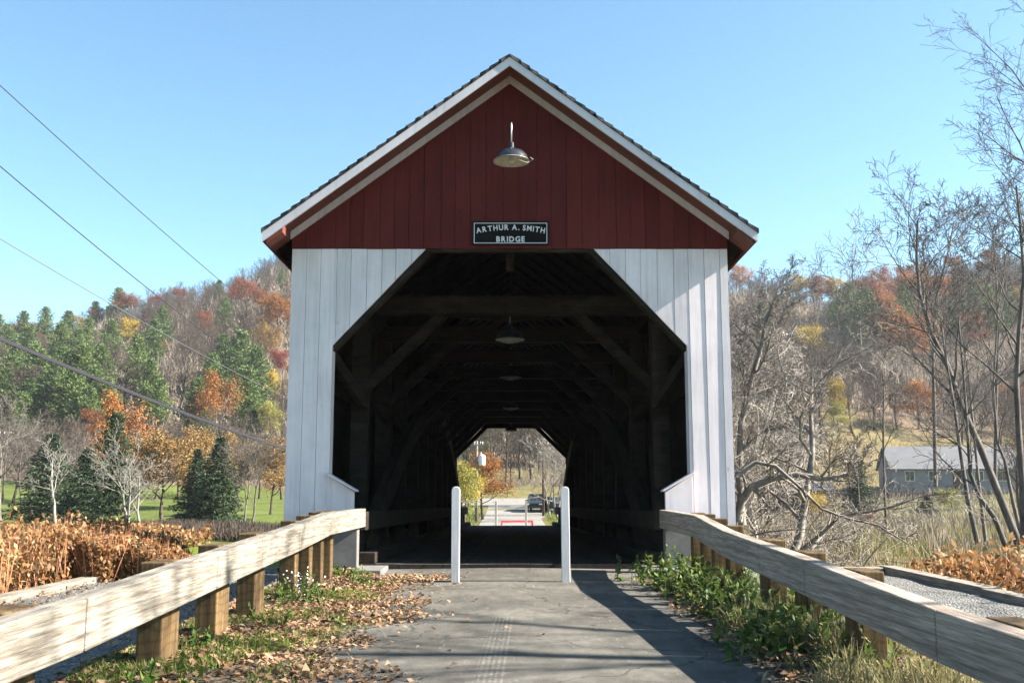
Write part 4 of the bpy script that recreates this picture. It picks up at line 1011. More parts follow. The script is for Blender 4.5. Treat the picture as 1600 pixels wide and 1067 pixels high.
def trunkpath(name, label, path, D, r0, seed, P, levels=3, mat='bark_clump', twig=.008, nside=12, sub=.5, f0=.38, group='tall bare trees at the right edge'):
    """a tree whose trunk follows points given as (px, py); the limbs grow from it"""
    rg = np.random.default_rng(seed); pts = np.array([[xat(px, py, D + dd), D + dd, zat(py, D + dd)] for px, py, dd in path])
    base = pts[0].copy(); pts = pts - base; k = len(pts); out = []
    rr = np.linspace(r0, r0 * .28, k); out.append((pts, rr, 8)); tips = []
    L = np.linalg.norm(pts[-1] - pts[0])
    for c in range(nside):
        f = f0 + (1 - f0) * (c + .5) / nside; f = min(f, .99); i = min(int(f * (k - 1)), k - 2); u = f * (k - 1) - i
        p = pts[i] * (1 - u) + pts[i + 1] * u; dd = pts[i + 1] - pts[i]; dd /= np.linalg.norm(dd); az = c * 2.4 + rg.uniform(-.4, .4); ang = rg.uniform(.55, 1.)
        a = np.cross(dd, [.2, .9, .2]); a /= np.linalg.norm(a); b_ = np.cross(dd, a); nd = dd * math.cos(ang) + (a * math.cos(az) + b_ * math.sin(az)) * math.sin(ang)
        grow(rg, p, nd, L * sub * rg.uniform(.5, 1) * (1.15 - .6 * f), float(np.interp(f, np.linspace(0, 1, k), rr)) * .5, levels - 1, dict(P, rmin=twig, n=P['n'][1:], seg=P['seg'][1:], start=P['start'][1:], ang=P['ang'][1:], len=P['len'][1:], wob=P['wob'][1:], up=P['up'][1:]), out, tips)
    V, F = tubes(out, 0); o = link(name, npmesh(name, V, F, True), M[mat]); o.location = base; return tag(o, label, 'bare tree', group)
trunkpath('bare_tree', 'leaning dark trunk curving up left into the crown against the sky', [(1592, 850, 0), (1560, 770, .2), (1532, 700, .4), (1505, 640, .6), (1480, 570, .8), (1455, 520, 1), (1437, 460, 1.2), (1432, 400, 1.4), (1434, 345, 1.5)], 38, .15, 31, CL, 4, nside=14, sub=.42)
trunkpath('bare_tree', 'slender trunk left of the leaning one, nearly parallel to it', [(1528, 850, 0), (1512, 780, .2), (1500, 700, .4), (1492, 640, .6), (1478, 560, .8), (1470, 500, 1)], 37, .095, 32, CL, 3, nside=10, sub=.4)
trunkpath('bare_tree', 'thin forked trunk leaning left at the foot of the clump', [(1575, 862, 0), (1555, 810, .2), (1530, 775, .4), (1516, 740, .5), (1511, 660, .6), (1505, 580, .8), (1498, 500, 1)], 36, .10, 33, CL, 3, nside=9, sub=.4)
trunkpath('bare_tree', 'straight trunk just left of the thick right one', [(1540, 845, 0), (1530, 760, .3), (1522, 680, .5), (1515, 600, .7), (1500, 500, 1)], 41, .075, 34, CL, 3, nside=9, sub=.4)
trunkpath('bare_tree', 'thick upright trunk near the right edge of the picture', [(1600, 850, 0), (1598, 760, 0), (1592, 680, 0), (1588, 600, 0), (1592, 520, 0), (1600, 430, 0), (1594, 350, .3), (1588, 290, .3)], 30, .11, 35, CL, 4, nside=14, sub=.42, twig=.006)
trunkpath('bare_tree', 'curved trunk between the leaning and the thick one', [(1598, 845, 0), (1584, 790, 0), (1570, 720, .2), (1558, 690, .2), (1552, 600, .4), (1560, 480, .6), (1575, 380, .6)], 42, .085, 36, CL, 3, nside=10, sub=.4)
trunkpath('bare_tree', 'bare tree mostly past the right edge, its limbs reaching in over the sky', [(1710, 860, 0), (1702, 700, 0), (1690, 520, 0), (1670, 380, 0), (1655, 270, .2), (1640, 180, .3), (1628, 110, .3)], 27, .12, 37, CL, 4, nside=13, sub=.5, twig=.005)
trunkpath('young_tree', 'thin straight young tree standing alone in the marsh', [(1385, 830, 0), (1382, 760, 0), (1380, 690, 0), (1381, 620, 0), (1378, 540, 0)], 44, .065, 38, CL, 3, nside=14, sub=.3)
trunkpath('young_tree', 'very thin pale sapling left of the thin straight young tree', [(1345, 830, 0), (1342, 780, 0), (1338, 720, 0), (1340, 680, 0)], 40, .05, 39, CL, 3, nside=10, sub=.35)
trunkpath('bare_tree', 'round topped bare tree against the sky left of the leaning trunk', [(1462, 760, 0), (1460, 660, 0), (1458, 560, 0), (1462, 470, 0), (1480, 400, 0), (1490, 350, 0)], 60, .12, 40, CL, 4, nside=16, sub=.4, twig=.013)
trunkpath('bare_tree', 'bare tree behind the thick right trunk', [(1555, 760, 0), (1556, 640, 0), (1560, 520, 0), (1556, 420, 0), (1550, 360, 0)], 64, .12, 41, CL, 4, nside=15, sub=.4, twig=.013)
# tree beside the road, out of frame on the right: its branch tips hang into the sky and dapple the road
OV = dict(BARE, n=[12, 7, 6, 4], start=[.4, .25, .2, .1], ang=[.95, .7, .7, .7], len=[.62, .5, .5, .5], wob=[.05, .12, .16, .2], up=[.02, .03, .02, .0])
near_bare('bare_tree', 'tall bare roadside tree standing right of the camera', 0, 6.2, 17, 54, OV, 3, .22, 'bark', twig=.008)[0].location = (15.5, 5.2, -2)
near_bare('bare_tree', 'tall bare roadside tree out of frame that throws soft shade on the road', 0, 3, 17, 52, OV, 3, .2, 'bark', twig=.008)[0].location = (17, 1.0, -2)
stems('roadside_brush', 'tan twiggy brush on the slope beyond the far road', scatter(1300, 690, 910, 150, 176, 5), .3, 1.2, .04, 'brush', 6, per=6, spread=.9, cat='brush')
stems('field_brush', 'rough tan brush and tall grass between marsh and right wood', scatter(3800, 1130, 1660, 95, 178, 7), .4, 1.6, .035, 'brush', 8, per=6, spread=1.2, cat='brush')
GA = dict(GN, wob=[.1, .16, .2, .24], up=[.04, .05, .04, .02])
trunkpath('gnarled_tree', 'thick limb arching low and nearly level to the right from beside the bridge wall', [(1152, 815, 0), (1158, 785, 0), (1172, 762, -.2), (1205, 748, -.4), (1245, 741, -.6), (1290, 748, -.8), (1325, 742, -1), (1350, 722, -1.2)], 27, .13, 51, GA, 3, 'bark_near', .009, 14, .42, .2, 'tangled trees beside the right bridge wall')
trunkpath('gnarled_tree', 'long thin limb drooping down to the marsh from the gnarled trees', [(1150, 745, 0), (1180, 722, 0), (1212, 728, -.2), (1245, 757, -.4), (1284, 795, -.6), (1325, 810, -.8), (1370, 820, -1), (1420, 850, -1.3)], 25, .055, 52, GA, 2, 'bark_near', .008, 12, .25, .2, 'tangled trees beside the right bridge wall')
trunkpath('gnarled_tree', 'stout gnarled trunk rising right against the bridge wall', [(1160, 820, 0), (1155, 740, 0), (1158, 660, 0), (1175, 590, -.3), (1190, 540, -.5), (1197, 500, -.6), (1212, 465, -.6)], 28, .11, 53, GA, 4, 'bark_near', .006, 15, .42, .15, 'tangled trees beside the right bridge wall')
# mid ground thin trees between marsh and wood
MT = [(1180, 95, 9), (1220, 110, 9), (1250, 120, 9), (1290, 124, 9), (1330, 118, 8), (1165, 70, 8), (1200, 84, 8), (1600, 100, 10), (1585, 84, 9), (1620, 120, 10), (1240, 150, 10), (1280, 160, 11), (1180, 140, 11), (1210, 165, 12), (1160, 160, 12), (1330, 168, 11), (1590, 150, 11), (1560, 165, 11), (1500, 168, 10), (1460, 170, 10), (1400, 172, 10), (1365, 170, 10), (1240, 172, 11), (1620, 170, 12)]
for i, (px, D, h) in enumerate(MT):
    x = (px - 800) / 1556 * D; put_tree('bare', x, D, h, 'thin leafless tree between marsh and right hillside, %s' % ordn(sorted(MT).index((px, D, h)), len(MT)), 'bare tree', 'bare trees between marsh and right hillside', wide=1.1)
for px, D, h, kd, mt, lb in [(1335, 92, 5.5, 'spruce', None, 'dark green bush like evergreen left of the grey house'), (1440, 84, 2.6, 'spruce', None, 'low green shrub in front of the grey house'), (1478, 96, 2.6, 'broad', 'yelgreen', 'yellow green shrub by the grey house'),
                             (1230, 88, 2.2, 'broad', 'rust', 'rusty shrub below the barn'), (1275, 80, 2.6, 'broad', 'yellow', 'yellowish shrub right of the barn'), (1345, 70, 1.6, 'broad', 'rust', 'low rust shrub in the marsh')]:
    vtree(kd, px, D, h, lb, mt, 1.5 if h < 3 else 1.1)
# centre, through the tunnel
vtree('broad', 713, 70, 5.0, 'yellow green tree seen at the left of the far opening', 'yelgreen', 1.0, 0)
vtree('broad', 727, 76, 4.6, 'golden young tree seen beside the orange maple', 'yellow', .9, 1)
vtree('broad', 755, 88, 5.4, 'round orange maple beside the utility pole through the bridge', 'orange', 1.25, 2)
vtree('bare', 790, 150, 13, 'dark bare tree standing on the grass beyond the road', wide=.8)
vtree('bare', 797, 156, 9, 'thin bare tree right of the dark one beyond the road', wide=.7)
vtree('bare', 812, 160, 12, 'slim bare tree on the grass beyond the road', wide=.8)
near_bare('bare_tree', 'white stemmed bare birch clump right of the brown pole', 862, 98, 8.2, 61, dict(SPREAD, n=[6, 5, 4, 2], ang=[.45, .5, .6, .7]), 4, .09, 'bark_white', (-.1, 0, 1), trunks=4, spread=.22, twig=.016)
near_bare('bare_tree', 'pinkish brown bare tree behind the parked car', 873, 88, 6.5, 62, dict(SPREAD, n=[6, 5, 4, 3]), 4, .1, 'bark', trunks=2, spread=.2, twig=.014)
near_bare('bare_tree', 'bare thorny bush low behind the parked cars', 880, 108, 6.5, 63, SPREAD, 4, .1, 'bark', trunks=3, spread=.3, twig=.014)
TT = [(725, 150), (745, 158), (770, 164), (830, 160), (850, 156), (868, 150), (885, 158), (738, 166), (822, 170), (842, 168)]
for px, D in TT:
    x = (px - 800) / 1556 * D; put_tree('bare', x, D, rnd.uniform(9, 13), 'leafless tree at the wood edge seen through the bridge, %s' % ordn(sorted(TT).index((px, D)), len(TT)), 'bare tree', 'bare trees at the wood edge seen through the bridge', wide=1.0)

# ---------------------------------------------------------------- ground cover
def field_pts(n, inside, x0, x1, y0, y1, seed):
    rg = np.random.default_rng(seed); x = rg.uniform(x0, x1, n); y = rg.uniform(y0, y1, n); k = inside(x, y); return x[k], y[k], rg
def knot(name, label, inside, box, n, seed, topf, leaf=.15, nstem=26):
    def hfun(x, y): return np.maximum(topf(x, y) - groundz(x, y), .3)
    x, y, rg = field_pts(n, inside, *box, seed); z0 = groundz(x, y); h = hfun(x, y) * (.86 + .14 * np.sin(x * 2.3 + 1.3 * np.sin(y)) * np.sin(y * 1.9))
    cn = np.random.default_rng(5).uniform(0, 1, (64, 64)); h = h * (.74 + .34 * cn[(np.floor(x * 4.3 + .6 * np.sin(y * 3)).astype(int)) % 64, (np.floor(y * 3.3 + np.sin(x * 2)).astype(int)) % 64] * (1 - .5 * rg.uniform(0, 1, len(x)) ** 3)); f = rg.uniform(0, 1, len(x)) ** (.62 if leaf > .12 else .68); z = z0 + f * h
    P0 = np.stack([x, y, z], 1); D = randdirs(rg, len(x), (0, 0, -.75), .6); L = leaf * rg.uniform(.6, 1.4, len(x)); V, F = diamonds(P0, D, sidev(rg, D), L, L * .52)
    ob = link(name, npmesh(name, V, F), M['knot']); tag(ob, label, 'plants', kind='stuff')
    ns = len(x) // nstem; xi = x[:ns]; yi = y[:ns]; zi = groundz(xi, yi); hh = hfun(xi, yi) * rg.uniform(.7, 1.02, ns)
    D = randdirs(rg, ns, (0, 0, 5), .8); V, F = diamonds(np.stack([xi, yi, zi], 1), D, sidev(rg, D), hh * .93, np.full(ns, .009))
    st = link('stems', npmesh('stems', V, F), M['knotstem'], ob); st['kind'] = 'stuff'
inL = lambda x, y: (x < -5.08 + .1 * np.sin(y * 4)) & (y < 15.2 + .5 * np.sin(x * 2.3) + .35 * np.sin(x * 7) + 1.3 * np.clip(-x - 6.2, 0, 9)) & (x > -.62 * y - 2.5)
knot('knotweed', 'dense orange brown dying knotweed beyond the left gravel shoulder', inL, (-22, -4.9, 7.0, 24), 430000, 71, lambda x, y: 1.19 - .027 * y - .006 * y * sstep(-.42, -.30, x / y) + .12 * np.sin(x * .9 + y * .4) - .026 * y * sstep(13, 14.5, y), .066)
knot('knotweed', 'rust coloured knotweed spilling over the end of the left gravel shoulder', lambda x, y: ((x + 4.75) / .85) ** 2 + ((y - 12.55) / .75) ** 2 < 1 + .25 * np.sin(x * 9 + y * 7), (-5.6, -3.7, 11.7, 13.2), 26000, 77, lambda x, y: 1.05 - .031 * y - .14 * sstep(-4.7, -4.2, x) - .42 * sstep(-4.35, -3.8, x), .06)
knot('knotweed', 'far patch of rust knotweed at the near edge of the lawn', lambda x, y: ((x + 27.5) / 10.5) ** 2 + ((y - 52) / 6) ** 2 < 1 + .3 * np.sin(x * .9) * np.sin(y * .8), (-40, -13, 45, 60), 60000, 78, lambda x, y: -.62 - .01 * (y - 46) + .15 * np.sin(x * .8), .22)
inR = lambda x, y: (x > 5.3) & (x > y * (.405 + .02 * np.sin(y * 2))) & (x < .60 * y + 2)
knot('knotweed', 'orange brown dying knotweed beyond the right gravel shoulder', inR, (5, 16, 9.5, 19), 90000, 72, lambda x, y: 1.35 - .075 * y + .012 * y * sstep(.41, .52, x / y), .10)
def blades(name, label, x, y, z, rg, hmin, hmax, wd, mat_, lean=.5, cat='grass'):
    n = len(x); D = randdirs(rg, n, (0, 0, 1.6), lean); D[:, 2] = np.abs(D[:, 2]) ; L = rg.uniform(hmin, hmax, n)
    V, F = diamonds(np.stack([x, y, z], 1), D, sidev(rg, D), L, np.full(n, wd)); return tag(link(name, npmesh(name, V, F), M[mat_]), label, cat, kind='stuff')
def vz(x, y): return -.02 + .07 * np.clip((np.abs(x) - 1.45) / .5, 0, 1)
# marsh grass on the right, lawn blades on the left
x, y, rg = field_pts(70000, lambda x, y: (x > 5.6) & (x > .2 * y) & (x < .58 * y + 3) & (np.abs(y - river_y(x)) > 6), 5, 50, 9, 85, 73)
blades('marsh_grass', 'tan and olive marsh grass on the low ground right of the bridge', x, y, groundz(x, y), rg, .35, 1.25, .035, 'marsh', .6)
x, y, rg = field_pts(16000, lambda x, y: (x > .22 * y) & (x < .58 * y), 8, 50, 18, 80, 74); keep = np.sin(x * .9 + np.sin(y * .5) * 2) * np.sin(y * .35 + 1) > .15; x, y = x[keep], y[keep]
stems('marsh_brush', 'brown twiggy brush patches in the marsh right of the bridge', np.stack([x, y, groundz(x, y)], 1), .6, 1.7, .03, 'brush', 75, per=5, spread=.4, cat='brush')
x, y, rg = field_pts(9000, lambda x, y: (x < -.22 * y) & (x > -.36 * y) , -32, -14, 56, 72, 76)
stems('hedge_brush', 'dark rough brush strip along the near edge of the lawn', np.stack([x, y, groundz(x, y)], 1), .4, .9, .05, 'bark_brown', 77, per=4, spread=.3, cat='brush')
# verge: grass tufts
def patchy(x, y, s_, th): return np.sin(x * 3.1 * s_ + 1.7 * np.sin(y * 1.3 * s_)) * np.sin(y * 2.1 * s_ + 2 * np.sin(x * 2)) > th
x, y, rg = field_pts(60000, lambda x, y: (x < -1.15 - .1 * np.sin(y * 3)) & patchy(x, y, 1., .1) & (rng.uniform(0, 1, len(x)) < np.clip((-x - 1.1) / .5, .12, 1)), -2.35, -1., 3, 12, 78)
blades('verge_grass', 'sparse green and yellow grass on the left verge under the guard rail', x, y, vz(x, y), rg, .02, .075, .007, 'grass', 1.2)
x, y, rg = field_pts(22000, lambda x, y: (x > 1.75 + .12 * np.sin(y * 2.3) + .35 * sstep(8, 12, y) - .28 * (1 - sstep(4.5, 6, y))) & patchy(x, y, .8, -.5), 1.35, 2.35, 3, 8.2, 79)
blades('dry_grass', 'straw coloured dry grass on the right verge near the camera', x, y, vz(x, y), rg, .04, .26, .007, 'drygrass', 1.3)
# weeds on the right: leafy stalks
def weeds(name, label, centers, seed, mat_='weed', leaf=.09, hh=(.09, .29), per=(40, 80), spread=.17):
    rg = np.random.default_rng(seed); P_, D_, L_ = [], [], []; sp = []
    for cx_, cy_, s_ in centers:
        for q in range(int(15 * s_)):
            bx, by = cx_ + rg.normal(0, spread * s_), cy_ + rg.normal(0, spread * 1.4 * s_); bz = float(vz(bx, by)) if abs(bx) < 2.4 else gz(bx, by)
            h = rg.uniform(*hh) * s_; lean = rg.normal(0, .25, 2)
            top = np.array([bx + lean[0] * h, by + lean[1] * h, bz + h]); bot = np.array([bx, by, bz]); sp.append((np.stack([bot, (bot + top) / 2 + [0, 0, .02], top]), np.array([.005, .004, .002]), 3))
            nl = int(rg.integers(10, 18)); f = rg.uniform(.1, 1, nl)[:, None]; P_.append(bot + (top - bot) * f)
            D_.append(randdirs(rg, nl, (0, 0, .15), .9)); L_.append(leaf * rg.uniform(.6, 1.3, nl) * (1.2 - .5 * f[:, 0]))
    P0 = np.concatenate(P_); D = np.concatenate(D_); L = np.concatenate(L_); s2 = np.cross(D, [0, 0, 1]); s2 /= np.linalg.norm(s2, axis=1, keepdims=True) + 1e-9; s2 += rg.normal(0, .25, s2.shape)
    V, F = diamonds(P0, D, s2, L, L * .42); ob = link(name, npmesh(name, V, F), M[mat_]); tag(ob, label, 'weeds', kind='stuff')
    tv, tf = tubes(sp, 0); st = link('stems', npmesh('stems', tv, tf), M['weed'], ob); st['kind'] = 'stuff'
weeds('weeds', 'leafy green weeds growing along the right guard rail', [(1.72, 11.6, 1.2), (1.9, 11.1, 1.2), (1.62, 10.7, 1.), (1.9, 10.4, 1.1), (1.75, 9.9, .9), (2.0, 9.6, 1.1), (1.8, 9.2, .9), (1.95, 8.8, 1.3), (1.75, 8.3, .9), (1.95, 8.1, 1.2), (1.95, 7.6, 1.1), (2.05, 7.3, 1.2), (1.8, 6.9, 1.3), (1.95, 6.5, 1.3), (1.72, 6.4, .9), (1.62, 6.9, .8), (2.0, 6.0, .7), (1.85, 5.6, .5), (2.1, 9.0, 1.2), (2.1, 10.6, 1.1)], 80)
weeds('weeds', 'yellowing low weeds and seedlings among dry grass near the right camera side', [(1.75, 5.6, .6), (1.95, 5.0, .6), (1.6, 5.1, .5), (1.85, 4.5, .6), (2.1, 5.4, .6), (1.7, 6.0, .6)], 93, mat_='marsh', leaf=.06, hh=(.1, .4))
weeds('weeds', 'low weeds scattered in the leaves along the left guard rail', [(-1.95, 9.2, 1.0), (-1.9, 8.9, .8), (-1.7, 10.9, .6), (-1.95, 11.6, .7), (-1.8, 5.3, .5), (-1.6, 5.0, .5), (-1.95, 6.4, .5), (-1.5, 4.7, .4), (-1.75, 7.6, .45), (-1.35, 8.0, .3)], 81, hh=(.1, .28), leaf=.07)
weeds('weeds', 'bright green weed sprigs on the right gravel shoulder and crib', [(2.9, 8.9, .5), (3.5, 9.6, .4), (2.6, 12.2, .9), (2.8, 11.2, .5), (2.55, 12.8, .8)], 82, hh=(.2, .45), leaf=.1)
rg = np.random.default_rng(83)   # pale aster heads
n = 110; c = np.array([[-1.93, 9.15, .20], [-1.88, 9.3, .16]]); P0 = np.repeat(c, n // 2, 0) + rg.normal(0, .07, (n, 3)); D = randdirs(rg, n, (0, -.3, .8)); V, F = diamonds(P0, D, sidev(rg, D), np.full(n, .02), np.full(n, .015))
tag(link('aster_flowers', npmesh('aster_flowers', V, F), M['insul']), 'whitish seed heads of a small aster below the left guard rail', 'flowers', kind='stuff')
# fallen leaves: folded blades
def fallen(name, label, x, y, z, seed, lo=.014, hi=.064):
    rg = np.random.default_rng(seed); n = len(x); th = rg.uniform(0, 6.28, n); L = rg.uniform(lo, hi, n); W = L * rg.uniform(.5, .85, n)
    u = np.stack([np.cos(th), np.sin(th), rg.normal(0, .3, n)], 1); u /= np.linalg.norm(u, axis=1, keepdims=True); s_ = np.stack([-np.sin(th), np.cos(th), rg.normal(0, .3, n)], 1)
    P = np.stack([x, y, z + rg.uniform(.002, .018, n)], 1); up = (rg.uniform(.1, .55, n) * W)[:, None] * np.array([0, 0, 1.]); L = L[:, None]; W = W[:, None]
    a = P - u * L / 2; b_ = P + u * L / 2 + np.array([0, 0, 1.]) * L * rg.uniform(-.05, .35, (n, 1)); a[:, 2] = np.maximum(a[:, 2], z + .003); b_[:, 2] = np.maximum(b_[:, 2], z + .003)
    V = np.concatenate([a, P + s_ * W / 2 + up - u * L * .1, b_, P - s_ * W / 2 + up * 1.1 - u * L * .1], 1).reshape(-1, 3)
    i = np.arange(n)[:, None] * 4; F = np.concatenate([i + [[0, 1, 2]], i + [[0, 2, 3]]], 0); return tag(link(name, npmesh(name, V, F), M['litter']), label, 'fallen leaves', kind='stuff')
def ldens(x, y, r_):
    e = 1.12 + .22 * np.sin(y * 1.9 + .6) + .12 * np.sin(y * 5.1); base = np.clip((-x - e + .35) / .5, 0, 1)
    cl = .55 + .45 * np.sin(x * 6 + 2 * np.sin(y * 2.4)) * np.sin(y * 3.3 + 2 * np.sin(x * 3)); return r_ < base * cl * (.55 + .45 * sstep(5, 7.5, y))
x, y, rg = field_pts(52000, lambda x, y: ldens(x, y, rng.uniform(0, 1, len(x))), -2.4, -.5, 3, 12.3, 84)
fallen('fallen_leaves', 'pale brown dead leaves drifted along the left side of the road', x, y, vz(x, y) + .004, 85)
x, y, rg = field_pts(2600, lambda x, y: rng.uniform(0, 1, len(x)) < np.clip(.42 - .5 * (x + 1.1), .012, .4), -1.3, 1.6, 3, 12.6, 86)
fallen('fallen_leaves', 'single dead leaves scattered on the asphalt', x, y, .004 + 0 * x, 87, .025, .07)
x, y, rg = field_pts(5200, lambda x, y: (x > 1.45 + .1 * np.sin(y * 2)) & (rng.uniform(0, 1, len(x)) < .3 + .7 * (y < 7)), 1.3, 2.4, 3, 11.5, 88)
fallen('fallen_leaves', 'brown leaves caught in the weeds of the right verge', x, y, vz(x, y) + .01, 89)
x, y, rg = field_pts(3500, lambda x, y: x < 0, -4.8, -2.2, 3, 12.5, 90)
fallen('fallen_leaves', 'dead leaves on the gravel beyond the left guard rail', x, y, -.03 + 0 * x, 91)
# lawn tufts around the far road
x, y, rg = field_pts(22000, lambda x, y: (np.abs(x) > 3.) & (np.abs(x) < .07 * y + 1.), -9, 9, 50, 112, 92)
blades('roadside_grass', 'green and yellow grass beside the far road seen through the bridge', x, y, groundz(x, y), rg, .1, .35, .05, 'grass', .6)

# ---------------------------------------------------------------- poles and wires
def pole(name, label, x, y, h, r_, arm, mat_, transf=False, z=None, armz=.94, grp='utility poles'):
    P = thing(name, label, 'utility pole', (x, y, (gz(x, y) - .2) if z is None else z), 0, grp)
    mb = MB(); mb.tube([(0, 0, 0), (0, 0, h * .5), (.02, 0, h)], [r_, r_ * .85, r_ * .68], 10); mb.build('pole', M[mat_], P, smooth=True)
    if arm:
        mb = MB(); mb.box(-arm / 2, arm / 2, -r_ - .10, -r_, h * armz, h * armz + .12); mb.beam((-arm * .3, -r_ - .05, h * armz), (0, -r_ - .05, h * armz - .5), .04, .04); mb.beam((arm * .3, -r_ - .05, h * armz), (0, -r_ - .05, h * armz - .5), .04, .04); a = mb.build('crossarm', M[mat_], P)
        for q in (-.45, -.15, .3, .46):
            mb = MB(); mb.lathe([(.001, .24), (.04, .22), (.05, .16), (.03, .1), (.02, 0)], (q * arm, -r_ - .05, h * armz + .12), 8); mb.build('insulator', M['insul'], a, smooth=True)
    if transf:
        mb = MB(); mb.lathe([(.001, .95), (.12, .93), (.26, .85), (.27, .8), (.27, .08), (.24, 0), (.001, 0)], (.46, -.05, h * .70), 14); mb.lathe([(.001, .2), (.04, .18), (.03, 0)], (.38, -.05, h * .70 + .92), 8); mb.build('transformer', M['insul'], P, smooth=True)
        mb = MB(); mb.beam((.05, -.05, h * .76), (.25, -.05, h * .76), .06, .06); mb.build('bracket', M['galv'], P)
    return P
pole('utility_pole', 'pale utility pole with transformer seen through the bridge', -3.0, 85, 6.95, .14, 1.1, 'pole', True)
pole('utility_pole', 'brown utility pole with crossarm right of the far road', 2.95, 95, 7.2, .13, 1.5, 'pole_dark')
pole('utility_pole', 'distant white utility pole with crossarm at the left edge', (14 - 800) / 1556 * 118, 118, 8.4, .14, 1.7, 'bark_white' if False else 'pole', armz=.97)
pole('utility_pole', 'tall roadside utility pole carrying the wires, left of the camera', -10.9, 0, 14.2, .16, 2.4, 'pole', z=-2.3)
pole('utility_pole', 'tiny pale pole in the wood on the right hillside', (1351 - 800) / 1556 * 215, 215, 13, .14, 2., 'pole', z=gz((1351 - 800) / 1556 * 215, 215))
def wire(z0, b_, c, r_, mat_, label, off=0, t0=-.27, t1=1.):
    mb = MB(); pts = []
    for i in range(61):
        t_ = t0 + (t1 - t0) * i / 60; pts.append((-9.25 + 6.25 * t_ + off, 18 + 67 * t_, z0 + b_ * t_ + c * t_ * t_))
    if isinstance(r_, list):
        for dx, dz, rr in r_: mb.tube([(p[0] + dx, p[1], p[2] + dz) for p in pts], rr, 6)
    else: mb.tube(pts, r_, 6)
    return tag(mb.build('overhead_wire', M[mat_], smooth=True), label, 'wire', 'overhead wires left of the bridge')
wire(8.16, -9.8, 6.5, .009, 'wire', 'topmost thin dark wire crossing the sky at the left')
wire(6.7, -12.5, 10.7, .010, 'wire', 'second dark wire from the top crossing the sky at the left')
wire(5.45, -7.4, 6.85, .008, 'wirelt', 'thin pale wire running down across the left hillside')
wire(3.68, -6.95, 5.65, [(0, 0, .021), (.03, -.04, .016), (-.01, .035, .009)], 'wire', 'thick dark cable bundle sloping down in front of the left trees')

# ---------------------------------------------------------------- buildings
def gable_house(name, label, cat, x, y, z, wx, wy, hw, hr, rz, wallm, roofm, wins, doors=()):
    H = thing(name, label, cat, (x, y, z), rz)
    mb = MB(); mb.box(-wx / 2, wx / 2, -wy / 2, wy / 2, -.5, hw); mb.prism([(-wy / 2, hw), (wy / 2, hw), (0, hw + hr - .05)], -wx / 2, wx / 2, 'x'); mb.build('wall', M[wallm], H)
    mb = MB()
    for s_ in (-1, 1):
        mb.prism([(0, hw + hr), (s_ * (wy / 2 + .4), hw - .4 * hr / (wy / 2)), (s_ * (wy / 2 + .4), hw - .4 * hr / (wy / 2) + .12), (0, hw + hr + .12)], -wx / 2 - .3, wx / 2 + .3, 'x')
    mb.build('roof', M[roofm], H)
    for (wx0, wz0, ww, wh) in wins:
        mb = MB(); yy = -wy / 2
        for a in ((wx0 - .08, wx0, wz0, wz0 + wh), (wx0 + ww, wx0 + ww + .08, wz0, wz0 + wh), (wx0 - .08, wx0 + ww + .08, wz0 - .08, wz0), (wx0 - .08, wx0 + ww + .08, wz0 + wh, wz0 + wh + .08), (wx0 + ww / 2 - .02, wx0 + ww / 2 + .02, wz0, wz0 + wh)): mb.box(a[0], a[1], yy - .06, yy + .0 - .002, a[2], a[3])
        wi = mb.build('window', M['enamel'], H); mb = MB(); mb.box(wx0, wx0 + ww, yy - .03, yy - .004, wz0, wz0 + wh); mb.build('pane', M['glass'], wi)
    for (dx, dw, dh) in doors:
        mb = MB(); mb.box(dx, dx + dw, -wy / 2 - .07, -wy / 2 - .003, -.3, dh); d_ = mb.build('door', M['pole_dark'], H)
        mb = MB(); mb.box(dx + dw * .8, dx + dw * .88, -wy / 2 - .11, -wy / 2 - .072, .95, 1.05); mb.build('handle', M['galv'], d_)
    return H
M['siding'] = mat_plain('grey_siding', (.19, .19, .20), .8, 0, .15, 2); M['metalroof'] = mat_plain('grey_metal_roof', (.105, .108, .115), .9, 0, .2, 1)
M['barnwood'] = mat_timber('barn_wood', (.20, .12, .09), (.09, .06, .05), (2, 2, .4), scale=3)
hx = (1474 - 800) / 1556 * 128
gable_house('farmhouse', 'long pale grey house with grey roof among trees beyond the marsh', 'house', hx, 128, .9, 15.2, 7, 2.5, 2.6, -.12, 'siding', 'metalroof', [(-6, .9, 1, 1.1), (-3.2, .9, 1, 1.1), (2.2, .9, 1, 1.1), (4.8, .9, 1.3, 1.1)], [(-.4, 1., 2.1)])
bx = (1238 - 800) / 1556 * 86
gable_house('barn', 'low weathered brown barn behind the gnarled branches', 'barn', bx, 86, -2.1, 4.8, 5, 2.9, 1.0, .05, 'barnwood', 'shingle', [(1.0, 1.2, .7, .7)], [(-1.4, 1.3, 2.2)])
wx_ = (1246 - 800) / 1556 * 150
gable_house('shed', 'tiny white shed on the slope above the brown barn', 'shed', wx_, 150, gz(wx_, 150), 2.6, 2.6, 2.2, .8, 0, 'enamel', 'metalroof', [(.2, 1., .7, .7)], [(-1., .8, 1.9)])

